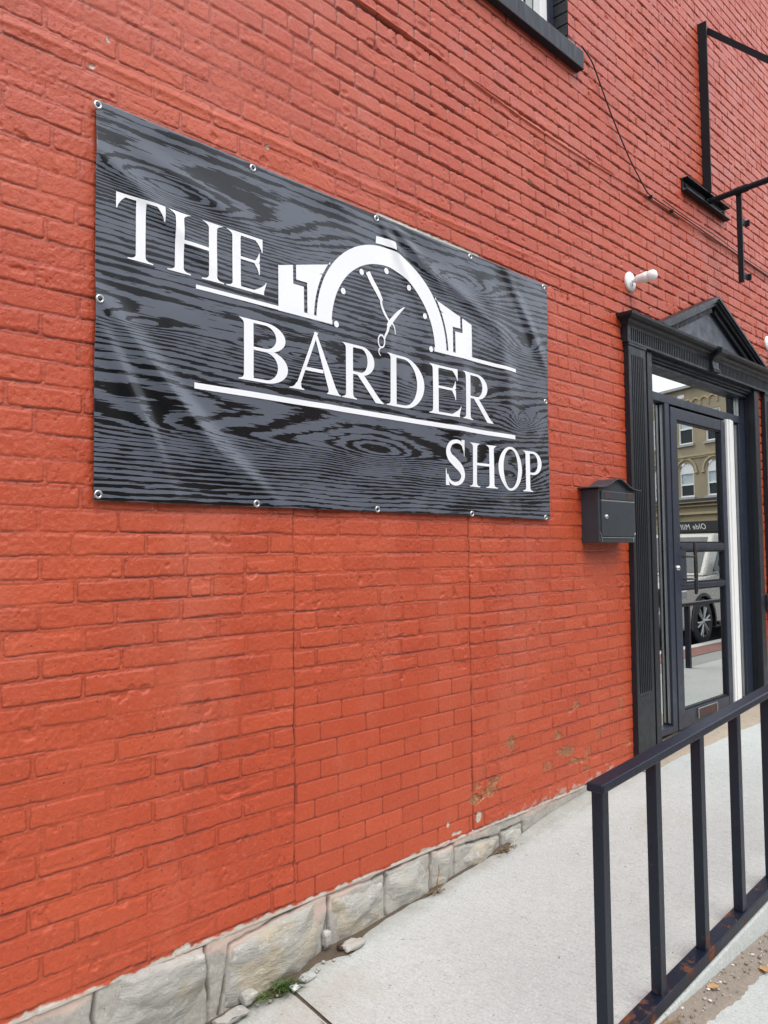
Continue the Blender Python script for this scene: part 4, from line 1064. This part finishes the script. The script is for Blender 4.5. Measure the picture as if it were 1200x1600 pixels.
tag(gr.build("grit_strip", [M['grit'], M['stone'], M['kerb']]), "brown grit and small stones washed along the foot of the ramp", "grit", kind='stuff')

# soil pocket and rubble below the foundation stones
xs = seg(1.42, 3.10, .01); t = np.linspace(0, 1, 9); XX, TT = np.meshgrid(xs, t)
env = np.clip(.055*np.exp(-((XX-1.74)/.13)**2)+.065*np.exp(-((XX-2.0)/.09)**2)+.022*np.exp(-((XX-2.52)/.05)**2)+.03*np.exp(-((XX-3.02)/.05)**2)+.012, 0, .08)*(1+1.2*fbm(XX*15, XX*0, 2, 561))
YY = .0-env*TT; ZZ = rampz(XX, YY)+(.014*(1-TT) + .006*fbm(XX*45, YY*45, 3, 565))*np.clip(env/.05, .25, 1) + .003 - .010*(TT > .9)
tag(grid_mesh("soil_pocket", np.stack([XX, YY, ZZ], -1)[::-1], len(xs), 9, M['soil']), "dark soil between stone foundation and concrete slab", "soil", kind='stuff')
def rock(c, r, label, mat='stone', fl=.6, seed=0, name="stone_fragment", sub=3, st=(1, 1, 1), cat="stone"):
    bm = bmesh.new(); bmesh.ops.create_icosphere(bm, subdivisions=sub, radius=1)
    for q in bm.verts:
        p = q.co.copy(); k = 1+.5*float(fbm(np.array([p.x*1.7+seed]), np.array([p.y*1.7+p.z*1.3]), 3, seed)[0])*2
        p = p*k; p = Vector((max(-.8, min(.8, p.x)), max(-.8, min(.8, p.y)), max(-.6, min(.6, p.z))))
        q.co = Vector((c[0]+p.x*r*st[0], c[1]+p.y*r*st[1], c[2]+p.z*r*fl*st[2]))
    mb = MB(); mb.bm(bm, 0, True); return tag(mb.build(name, M[mat]), label, cat)
rock((1.50, -.055, .105), .055, "flat pale stone fragment lowest left in front of the foundation", seed=1, fl=.25, st=(1.3, .6, 1))
rock((1.37, -.075, .09), .06, "flat grey stone slab piece at the bottom photo edge by the wall", seed=2, fl=.2, st=(1.4, .5, 1))
rock((1.585, -.028, .125), .032, "rounded grey stone lump left of the green grass tuft", seed=3, fl=.8)
rock((1.945, -.012, .185), .035, "pinkish stone chip wedged upright between two foundation stones", 'stone', seed=4, fl=1.2, st=(.5, .5, 1))
rock((1.985, -.045, .152), .016, "small red brick chip lying in the soil gap", 'rust', seed=5, cat="brick chip", name="brick_chip")
rock((2.03, -.06, .150), .045, "flat grey stone flake right of the red brick chip", seed=6, fl=.35, st=(1.3, .7, 1))
rock((1.80, -.075, .125), .04, "broken concrete corner piece right of the green grass tuft", 'concrete', seed=7, fl=.25, st=(1.0, .6, 1), name="concrete_piece", cat="concrete piece")
rock((1.735, -.085, .118), .016, "small white stone among the grass blades", 'white', seed=8)
# pebbles around the soil pocket
for i in range(14):
    rr_ = random.Random(70+i); x = 1.6+.03*i*rr_.uniform(.6, 1.4); rock((x, -.04-rr_.random()*.06, float(rampz(x, -.07))+.006), rr_.uniform(.004, .009), "tiny pale pebble in the soil along the foundation", seed=20+i, name="pebble", sub=2, cat="pebble")['group'] = "pebbles along the foundation"

def tuft(name, c, n, L, spread, mat, label, cat, seed, up=.8, wdt=.0035):
    R = random.Random(seed); mb = MB(); cz = float(rampz(c[0], c[1]))+.004
    for i in range(n):
        a = R.uniform(0, 6.28); l = L*R.uniform(.5, 1.1); bx, by = c[0]+R.gauss(0, spread), c[1]+R.gauss(0, spread*.35)
        dx, dy = math.cos(a), math.sin(a)*.7-.35; w_ = wdt*R.uniform(.6, 1.2); px_, py_ = -dy, dx; vs = []
        el = R.uniform(.35, 1.0)*up
        for k in range(6):
            t = k/5; out = l*(t*.75*(1.2-el*.6)); h = l*el*(t-.62*t*t*R.uniform(.5, 1.1)); ww = w_*(1-t*.92)
            vs += [(bx+dx*out+px_*ww, min(by+dy*out+py_*ww, -.002), cz+h), (bx+dx*out-px_*ww, min(by+dy*out-py_*ww, -.002), cz+h+.0008)]
        mb.add(vs, [(2*k, 2*k+1, 2*k+3, 2*k+2) for k in range(5)], 0, True)
    return tag(mb.build(name, M[mat]), label, cat)
tuft("grass_tuft", (1.70, -.055), 120, .105, .042, 'grass', "green grass tuft growing below the largest foundation stone", "grass tuft", 1)
tuft("dry_weed", (2.53, -.035), 22, .07, .016, 'straw', "dry straw coloured weed with one tall stalk by the foundation", "weed", 2)
tuft("dry_weed", (3.04, -.03), 46, .05, .035, 'straw', "matted brown dead weed in the gap at end of foundation stones", "weed", 3, up=.5)
tuft("dry_weed", (2.30, -1.16), 26, .045, .03, 'straw', "small dead weed on the grit below the railing", "weed", 5, up=.5)
# tall stalk
mb = MB(); mb.tube(catmull([(2.535, -.035, .175), (2.53, -.04, .22), (2.545, -.038, .255), (2.54, -.04, .285)], 4), [.003]*4+[.0025]*4+[.002]*5, 6)
tag(mb.build("dry_stalk", M['straw']), "single bent dry stalk standing against the pale foundation stone", "stalk")
def leaf(c, s, ang, label, curl=.3):
    mb = MB(); n = 9; vs = []
    for k in range(n):
        t = k/(n-1); w_ = .36*math.sin(math.pi*min(1, t*1.02))**.8*(1+.18*math.sin(t*22))
        for e in (-1, -.5, 0, .5, 1):
            x_, y_ = (t-.5)*s, e*w_*s; z_ = c[2]+abs(e)**2*s*.12*curl*2+ .12*s*curl*math.sin(t*5)+.004
            vs.append((c[0]+x_*math.cos(ang)-y_*math.sin(ang), c[1]+x_*math.sin(ang)+y_*math.cos(ang), z_))
    mb.add(vs, [(r*5+i, r*5+i+1, (r+1)*5+i+1, (r+1)*5+i) for r in range(n-1) for i in range(4)], 0, True)
    return tag(mb.build("dry_leaf", M['leaf']), label, "leaf")
leaf((2.89, -1.215, float(outz(2.89))), .05, .7, "pale orange dry leaf on the lower pavement")
leaf((2.62, -1.150, float(outz(2.62))+.012), .042, 2.4, "curled brown leaf on the grit under the railing")

# ------------------------------------------------------------------ railing
rl = empty("ramp_railing", (2.0, -1.1, .16), "black steel ramp railing with square balusters and rusty bottom bar", "railing")
def slopebox(mb, xa, xb, y0_, y1_, zf, th, bev=.0):
    # bar following the slope: zf(x) is top height
    v = [(xa, y0_, zf(xa)-th), (xb, y0_, zf(xb)-th), (xb, y1_, zf(xb)-th), (xa, y1_, zf(xa)-th), (xa, y0_, zf(xa)), (xb, y0_, zf(xb)), (xb, y1_, zf(xb)), (xa, y1_, zf(xa))]
    mb.add(v, [(0, 3, 2, 1), (4, 5, 6, 7), (0, 1, 5, 4), (1, 2, 6, 5), (2, 3, 7, 6), (3, 0, 4, 7)])
ztop = lambda x: .9425+.0692*(x-2.016); zbar = lambda x: .2325+.0655*(x-2.316)
XE = 4.62
mb = MB(); slopebox(mb, 2.006, XE+.06, -1.120, -1.066, ztop, .025); mb.build("top_rail", M['rail'], rl, bevel=.0045)
mb = MB(); slopebox(mb, 2.053, XE, -1.120, -1.068, zbar, .039); mb.build("bottom_rail", M['rail'], rl, bevel=.003)
for i in range(9):
    x = 2.015+.324*i; first = i in (0, 8)
    mb = MB(); zl_ = float(rampz(x, -1.1))-.02 if first else zbar(x)-.001
    v0 = [(x, -1.111), (x+.036, -1.111), (x+.036, -1.077), (x, -1.077)]
    vs = [(a, b, zl_ if first else zbar(a)) for a, b in v0] + [(a, b, ztop(a)-.025) for a, b in v0]
    mb.add(vs, [(0, 3, 2, 1), (4, 5, 6, 7), (0, 1, 5, 4), (1, 2, 6, 5), (2, 3, 7, 6), (3, 0, 4, 7)])
    mb.build("end_post" if first else "baluster", M['rail'], rl, bevel=.002)
# second low rail beyond the door (seen reflected in the door glass)
r2o = empty("guard_rail", (8.6, -1.1, .12), "plain black two bar guard rail seen reflected in the door glass", "railing")
zg = lambda x: 1.045; zg2 = lambda x: .20
mb = MB(); slopebox(mb, 7.70, 10.4, -1.125, -1.07, zg, .035); mb.build("top_rail", M['rail'], r2o, bevel=.003)
mb = MB(); slopebox(mb, 7.93, 10.2, -1.12, -1.075, zg2, .04); mb.build("bottom_rail", M['rail'], r2o, bevel=.003)
for x in (7.89, 10.2):
    mb = MB(); mb.box(x, x+.045, -1.12, -1.072, .07, 1.009); mb.build("end_post", M['rail'], r2o, bevel=.002)

# ------------------------------------------------------------------ pickup truck at the kerb (seen in the door glass)
TRK_C = (12.1, -4.08, -.012)
tk = empty("pickup_truck", (15.0, -4.08, -.012), "pale silver pickup truck parked at the kerb, reflected in the door glass", "pickup truck")
M['truck'] = simple("silver_paint", (.42, .40, .36), .25, .0, var=.03, bdist=0)
M['tyre'] = simple("tyre_rubber", (.012, .012, .012), .7)
M['dark_glass'] = simple("dark_glass", (.014, .022, .024), .12, bdist=0, spec=.22)
M['black_plastic'] = simple("black_plastic", (.015, .015, .016), .5)
M['lamp_glass'] = simple("lamp_glass", (.55, .57, .58), .1, .6, bdist=0)
def arch_cut(cx, r=.47, zc_=.36, n=12):
    return [(cx+r*math.cos(a), zc_+r*math.sin(a)) for a in np.linspace(math.pi+.12, -.12, n)] if False else [(cx-r*math.cos(a), zc_+r*math.sin(a)) for a in np.linspace(-.2, math.pi+.2, n)]
W1, W2 = 13.05, 16.70
side = [(12.02, .34)] + arch_cut(W1) + arch_cut(W2) + [(17.85, .42), (17.9, .55), (17.88, 1.18), (15.95, 1.20), (13.75, 1.16), (13.45, 1.15), (12.35, 1.06), (12.12, .98), (12.02, .72)]
bm = bmesh.new()
def prof_face(y): 
    vs = [bm.verts.new((x, y, z-.012)) for x, z in side]; return vs
a = prof_face(-3.10); b = prof_face(-5.06)
bm.faces.new(a); bm.faces.new(b[::-1]); n = len(a)
for i in range(n): bm.faces.new((a[i], b[i], b[(i+1) % n], a[(i+1) % n]))
bmesh.ops.recalc_face_normals(bm, faces=bm.faces[:])
mb = MB(); mb.bm(bm); mb.build("truck_body", M['truck'], tk, bevel=.05)
mb = MB()
cabv = lambda ins, pts: None
lo_ = [(13.30, 1.14), (15.95, 1.18)]; 
def cab(mb, x0, x1, x2, x3, z0, z1, yo, yi, mi=0):
    v = [(x0, -3.10-yo, z0), (x3, -3.10-yo, z0), (x3, -5.06+yo, z0), (x0, -5.06+yo, z0), (x1, -3.10-yi, z1), (x2, -3.10-yi, z1), (x2, -5.06+yi, z1), (x1, -5.06+yi, z1)]
    mb.add(v, [(0, 3, 2, 1), (4, 5, 6, 7), (0, 1, 5, 4), (1, 2, 6, 5), (2, 3, 7, 6), (3, 0, 4, 7)], mi)
cab(mb, 13.25, 14.10, 15.75, 15.98, 1.13, 1.86, .06, .20); mb.build("truck_cab", M['truck'], tk, bevel=.04)
mb = MB()
v = lambda x, z, t: (x, -3.10-.06-.14*t-(-.006), z)
for (xa, xb, xc_, xd) in ((13.62, 14.28, 14.82, 14.82), (14.94, 14.94, 15.62, 15.78)):
    mb.add([v(xa, 1.20, .1), v(xd, 1.20, .1), v(xc_, 1.76, .86), v(xb, 1.76, .86)], [(0, 1, 2, 3)])
mb.add([(13.30, -3.26, 1.185), (13.30, -4.90, 1.185), (14.02, -4.76, 1.80), (14.02, -3.40, 1.80)], [(0, 1, 2, 3)])
mb.build("truck_window", M['dark_glass'], tk)
for wx in (W1, W2):
    for yo, sg in ((-3.12, 1), (-5.04, -1)):
        mb = MB(); mb.lathe([(0, .26), (0, .37), (-.02, .395), (-.10, .40), (-.2, .395), (-.24, .36)], (wx, yo, .385), (0, sg, 0), 32)
        wh = mb.build("wheel", M['tyre'], tk)
        mb = MB(); mb.lathe([(.0, .265), (.005, .25), (-.03, .235), (-.035, .0)], (wx, yo, .385), (0, sg, 0), 32, 1)
        for k in range(6):
            aa = k*math.pi/3+.2
            for da in (-.16, .16):
                p0 = Vector((wx+.05*math.cos(aa), yo+sg*.0, .385+.05*math.sin(aa))); p1 = Vector((wx+.25*math.cos(aa+da), yo+sg*.004, .385+.25*math.sin(aa+da)))
                mb.tube([p0, p1], [.022, .018], 6)
        mb.lathe([(.012, .055), (.018, .04), (.02, 0)], (wx, yo, .385), (0, sg, 0), 16)
        mb.build("rim", [M['silver'], M['black_plastic']], wh)
mb = MB(); mb.box(13.66, 13.90, -3.10, -2.93, 1.17, 1.40, bev=.03); mb.build("side_mirror", M['black_plastic'], tk)
mb = MB(); mb.box(13.645, 13.66, -3.08, -2.95, 1.20, 1.29); mb.build("mirror_cap", M['silver'], tk)
mb = MB(); mb.box(12.03, 12.42, -3.30, -3.092, .80, .93, bev=.02); mb.build("headlight", M['lamp_glass'], tk)
mb = MB(); mb.box(12.03, 12.42, -5.068, -4.86, .80, .93, bev=.02); mb.build("headlight", M['lamp_glass'], tk)
mb = MB(); mb.box(11.92, 12.14, -5.0, -3.16, .36, .60, bev=.04); mb.build("bumper", M['silver'], tk)
mb = MB(); mb.box(11.99, 12.06, -4.82, -3.34, .66, .96, bev=.02); mb.build("grille", M['black_plastic'], tk)
mb = MB(); mb.box(13.55, 16.2, -3.16, -3.05, .30, .36, bev=.01); mb.build("side_step", M['black_plastic'], tk)
for x in (14.62, 15.6): mb = MB(); mb.box(x, x+.16, -3.10, -3.075, 1.04, 1.075, bev=.006); mb.build("door_handle", M['black_plastic'], tk)
for wx in (W1, W2):
    mb = MB(); pa = arch_cut(wx, .50); pb = arch_cut(wx, .45)
    mb.add([(p[0], -3.092, p[1]) for p in pa] + [(p[0], -3.092, p[1]) for p in pb] + [(p[0], -3.5, p[1]) for p in pb], [(i, i+1, 12+i+1, 12+i) for i in range(11)] + [(12+i, 13+i, 25+i, 24+i) for i in range(11)])
    mb.build("wheel_arch", M['black_plastic'], tk)

# ------------------------------------------------------------------ yellow brick building along the street (reflected)
def ybrick():
    m, nt, p = new_mat("yellow_brick")
    tc = coord(nt)
    b = nd(nt, "ShaderNodeTexBrick", None, Vector=tc, Scale=4.4, Color1=(.50, .385, .19, 1), Color2=(.62, .49, .26, 1), Mortar=(.30, .25, .17, 1))
    c = mix(nt, mth(nt, 'MULTIPLY', ramp(nt, noise(nt, tc, 1.2, 5), .45, .7), .5), b.outputs[0], (.42, .32, .18))
    nt.links.new(c, p.inputs['Base Color']); p.inputs['Roughness'].default_value = .9
    return m
M['ybrick'] = ybrick()
M['ystone'] = simple("cream_stone", (.40, .33, .2), .85, var=.15, vs=6)
M['ygrey'] = simple("grey_stone", (.36, .35, .33), .85, var=.15, vs=6)
yb = empty("yellow_brick_building", (0, 0, 0), "yellow brick building with arched white windows, reflected in the door glass", "building")
yb.location = (45.0, -18.0, 0)
ang = math.atan2(-.937, .348)     # facade direction in plan
yb.rotation_euler = (0, 0, ang)
# local frame: +x along facade, facade on local y=0, outward normal local -y
class YB(MB):
    def build(s, name, mats, parent=None, bevel=0.0):
        me = bpy.data.meshes.new(name); me.from_pydata(s.v, [], s.f)
        for m in (mats if isinstance(mats, (list, tuple)) else [mats]): me.materials.append(m)
        me.polygons.foreach_set('material_index', s.m); me.update()
        o = bpy.data.objects.new(name, me); COL.objects.link(o); o.parent = parent; return o
wins = []
for k in range(-5, 6):
    s0 = -1.28 - .0 + k*2.02; wins.append((s0, s0+1.10))
mb = YB(); L0, L1 = -12.5, 11.5
zrows = [0, 2.2, 4.55, 6.55, 7.62, 9.42, 10.85]
# wall built as strips around the openings (upper sash row 7.62-9.42, arched row 4.55-6.55)
def row(z0, z1, holes):
    xs_ = [L0] + [q for h in sorted(holes) for q in h] + [L1]
    for i in range(0, len(xs_), 2):
        if xs_[i+1] > xs_[i]: mb.add([(xs_[i], 0, z0), (xs_[i+1], 0, z0), (xs_[i+1], 0, z1), (xs_[i], 0, z1)], [(0, 1, 2, 3)])
row(3.3, 4.55, []); row(4.55, 6.55, wins); row(6.55, 7.62, []); row(7.62, 9.42, wins); row(9.42, 10.85, [])
for (a, b) in wins:
    for (z0, z1) in ((4.55, 6.55), (7.62, 9.42)):
        mb.add([(a, 0, z0), (a, .2, z0), (a, .2, z1), (a, 0, z1)], [(0, 1, 2, 3)]); mb.add([(b, 0, z0), (b, .2, z0), (b, .2, z1), (b, 0, z1)], [(3, 2, 1, 0)])
        mb.add([(a, 0, z1), (a, .2, z1), (b, .2, z1), (b, 0, z1)], [(0, 1, 2, 3)])
    # corners over the arch
    c = (a+b)/2; r = (b-a)/2; ar = [(c+r*math.cos(t), 6.0+r*math.sin(t)) for t in np.linspace(math.pi, 0, 13)]
    for i in range(12):
        p, q = ar[i], ar[i+1]; mb.add([(p[0], -.003, p[1]), (q[0], -.003, q[1]), (q[0], -.003, 6.56), (p[0], -.003, 6.56)], [(0, 1, 2, 3)])
mb.add([(L0, 0, 3.3), (L0, 12, 3.3), (L0, 12, 10.85), (L0, 0, 10.85)], [(0, 1, 2, 3)]); mb.add([(L1, 0, 0), (L1, 12, 0), (L1, 12, 10.85), (L1, 0, 10.85)], [(0, 1, 2, 3)])
mb.add([(L0, 0, 10.84), (L1, 0, 10.84), (L1, 12, 10.84), (L0, 12, 10.84)], [(0, 1, 2, 3)])
# corbel arches below the parapet
for i in range(40):
    x = L0+.3+i*.6; mb.box(x, x+.12, -.06, 0, 9.75, 10.0); mb.tube([(x+.06, -.05, 10.0), (x+.2, -.05, 10.14), (x+.36, -.05, 10.18), (x+.52, -.05, 10.14), (x+.66, -.05, 10.0)], .035, 6)
mb.build("facade_wall", M['ybrick'], yb)
mb = YB(); mb.box(L0, L1, -.25, .3, 10.85, 11.0); mb.build("roof_coping", M['ygrey'], yb)
mb = YB(); mb.box(L0, L1, -.10, -.002, 6.86, 6.96); mb.box(L0, L1, -.06, -.002, 6.76, 6.85); mb.box(L0, L1, -.35, -.002, 4.18, 4.28); mb.box(L0, L1, -.18, -.002, 3.98, 4.06); mb.box(L0, L1, -.22, -.002, 3.52, 3.66); mb.box(L0, L1, -.05, -.001, 3.10, 3.5)
mb.build("string_course", M['ystone'], yb)
mb = YB(); mb.box(L0, L1, -.40, -.002, 4.285, 4.40); mb.build("dark_ledge", M['black_frame'], yb)
for (a, b) in wins:
    c = (a+b)/2; r = (b-a)/2
    for (z0, z1, arch) in ((4.55, 6.0, True), (7.62, 9.42, False)):
        mb = YB(); t = .09; zz1 = 6.0 if arch else z1
        mb.box(a, a+t, .06, .14, z0, zz1); mb.box(b-t, b, .06, .14, z0, zz1); mb.box(a+t, b-t, .06, .14, z0, z0+t); mb.box(a+t, b-t, .06, .14, zz1-t, zz1); zm = (z0+zz1)/2; mb.box(a+t, b-t, .05, .13, zm-.04, zm+.04)
        if arch:
            ar = [(c+r*math.cos(q), 6.0+r*math.sin(q)) for q in np.linspace(0, math.pi, 16)]; mb.prism(ar, 'y', .06, .12)
        wo = mb.build("window", M['white'], yb)
        mb = YB(); mb.add([(a, .13, z0), (b, .13, z0), (b, .13, zm), (a, .13, zm)], [(0, 1, 2, 3)], 0); mb.add([(a, .128, zm), (b, .128, zm), (b, .128, zz1), (a, .128, zz1)], [(0, 1, 2, 3)], 1)
        mb.build("window_pane", [M['dark_glass'], simple("window_blind", (.42, .48, .5), .2, bdist=0) if 'blind' not in M else M['blind']], wo)
        M['blind'] = bpy.data.materials["window_blind"]
        mb = YB(); mb.box(a-.1, b+.1, -.10, .05, z0-.13, z0-.001); mb.build("window_sill", M['ygrey'], wo)
    mb = YB(); arc1 = [(c+(r+.16)*math.cos(q), 6.0+(r+.16)*math.sin(q)) for q in np.linspace(math.pi, 0, 16)]; arc2 = [(c+(r+.28)*math.cos(q), 6.0+(r+.28)*math.sin(q)) for q in np.linspace(math.pi, 0, 16)]
    mb.add([(p[0], -.06, p[1]) for p in arc1]+[(p[0], -.06, p[1]) for p in arc2], [(i, i+1, 17+i, 16+i) for i in range(15)]); mb.add([(p[0], -.06, p[1]) for p in arc1]+[(p[0], .0, p[1]) for p in arc1], [(i, i+1, 17+i, 16+i) for i in range(15)])
    mb.box(c+r+.1, c+r+.34, -.08, 0, 5.9, 6.0); mb.box(c-r-.34, c-r-.1, -.08, 0, 5.9, 6.0)
    mb.build("hood_mould", M['ystone'], yb)
mb = YB(); mb.box(-.75, -.25, -.02, -.001, 10.35, 10.55); mb.build("wall_vent", M['white'], yb)
mb = YB()
mb.box(L0, -5.2, -.001, .3, 0, 3.3); mb.box(-1.35, .35, -.001, .3, 0, 3.3); mb.box(5.5, L1, -.001, .3, 0, 3.3); mb.box(L0, L1, .0, .3, 2.25, 3.3)
mb.build("shop_front", M['ystone'], yb)
mb = YB(); mb.box(-5.2, -1.35, .5, .6, 0, 2.25); mb.box(.35, 5.5, .5, .6, 0, 2.25); mb.build("shop_window", M['dark_glass'], yb)
mb = YB(); mb.box(-.05, .25, -.6, -.25, 3.30, 3.52); mb.tube([(.1, -.4, 3.5), (.45, -.3, 4.0)], .04, 6); mb.build("wall_bracket", M['ystone'], yb)
# shop sign with lettering (a thing of its own)
Rm = Matrix.Translation(yb.location) @ Matrix.Rotation(ang, 4, 'Z')
def ylocal(o): o.matrix_world = Rm; return o
sg = bpy.data.objects.new("shop_sign", None); COL.objects.link(sg); sg.location = Rm @ Vector((-1.9, -.2, 2.5)); sg.rotation_euler = (0, 0, ang)
tag(sg, "long black shop sign with white script lettering, reflected in the door glass", "sign")
def sgp(mb, name, mats):
    o = YB.build(mb, name, mats, sg)
    return o
mb = YB(); mb.box(-2.0, 2.0, -.1, .1, .02, .62, bev=.01); sgp(mb, "sign_board", M['black_plastic'])
mb = YB(); mb.box(2.001, 2.16, -.1, .1, .02, .62); sgp(mb, "sign_end", simple("orange_panel", (.5, .22, .06), .5))
mb = YB(); mb.box(1.70, 1.74, -.104, -.1005, .14, .50); sgp(mb, "sign_rule", M['white'])
tc = bpy.data.curves.new("sign_text", 'FONT'); tc.body = "Olde Mill"; tc.size = .44; tc.shear = .35; tc.extrude = .004; tc.align_x = 'CENTER'; tc.space_character = 1.12
to = bpy.data.objects.new("t", tc); COL.objects.link(to); dg = bpy.context.evaluated_depsgraph_get(); dg.update()
me = bpy.data.meshes.new_from_object(to.evaluated_get(dg)); bpy.data.objects.remove(to); bpy.data.curves.remove(tc)
me.materials.clear(); me.materials.append(M['white'])
me.transform(Matrix.Translation((.46, -.106, .17)) @ Matrix.Rotation(math.pi/2, 4, 'X'))
lo2 = bpy.data.objects.new("sign_lettering", me); COL.objects.link(lo2); lo2.parent = sg

# ------------------------------------------------------------------ the other side of the street (behind the camera)
for (xa, xb, hgt_, colr, lab) in ((-46, -18, 9.0, (.30, .17, .12), "brown brick shop building on the far side of the street"),
                                  (-17.5, 10, 11.5, (.34, .31, .27), "grey rendered shop building on the far side of the street"),
                                  (10.5, 33, 10.0, (.26, .12, .08), "dark red brick shop building on the far side of the street")):
    ob = empty("street_building", (xa, -19, 0), lab, "building")
    mm = simple("opposite_wall", colr, .9, var=.2, vs=2)
    mb = MB(); mb.box(xa, xb, -31, -19, -.02, hgt_); mb.build("wall", mm, ob)
    mb = MB(); mb.box(xa-.1, xb+.1, -19.4, -18.99, hgt_-.5, hgt_+.1); mb.box(xa, xb, -19.3, -18.99, 3.3, 3.7); mb.build("cornice", M['ygrey'], ob)
    n_ = int((xb-xa)/3.4)
    for i in range(n_):
        for z in (4.6, 7.4):
            if z+2 > hgt_-.5: continue
            x = xa+1.2+i*3.4; mb = MB(); mb.box(x, x+1.2, -19.02, -18.97, z, z+1.9); wo = mb.build("window", M['white'], ob)
            mb = MB(); mb.box(x+.1, x+1.1, -19.0, -18.96, z+.1, z+1.8); mb.build("window_pane", M['dark_glass'], wo)
    for i in range(max(1, n_//2)):
        x = xa+1.0+i*6.6
        mb = MB(); mb.box(x, x+4.8, -19.02, -18.96, .5, 3.0); mb.build("shop_window", M['dark_glass'], ob)
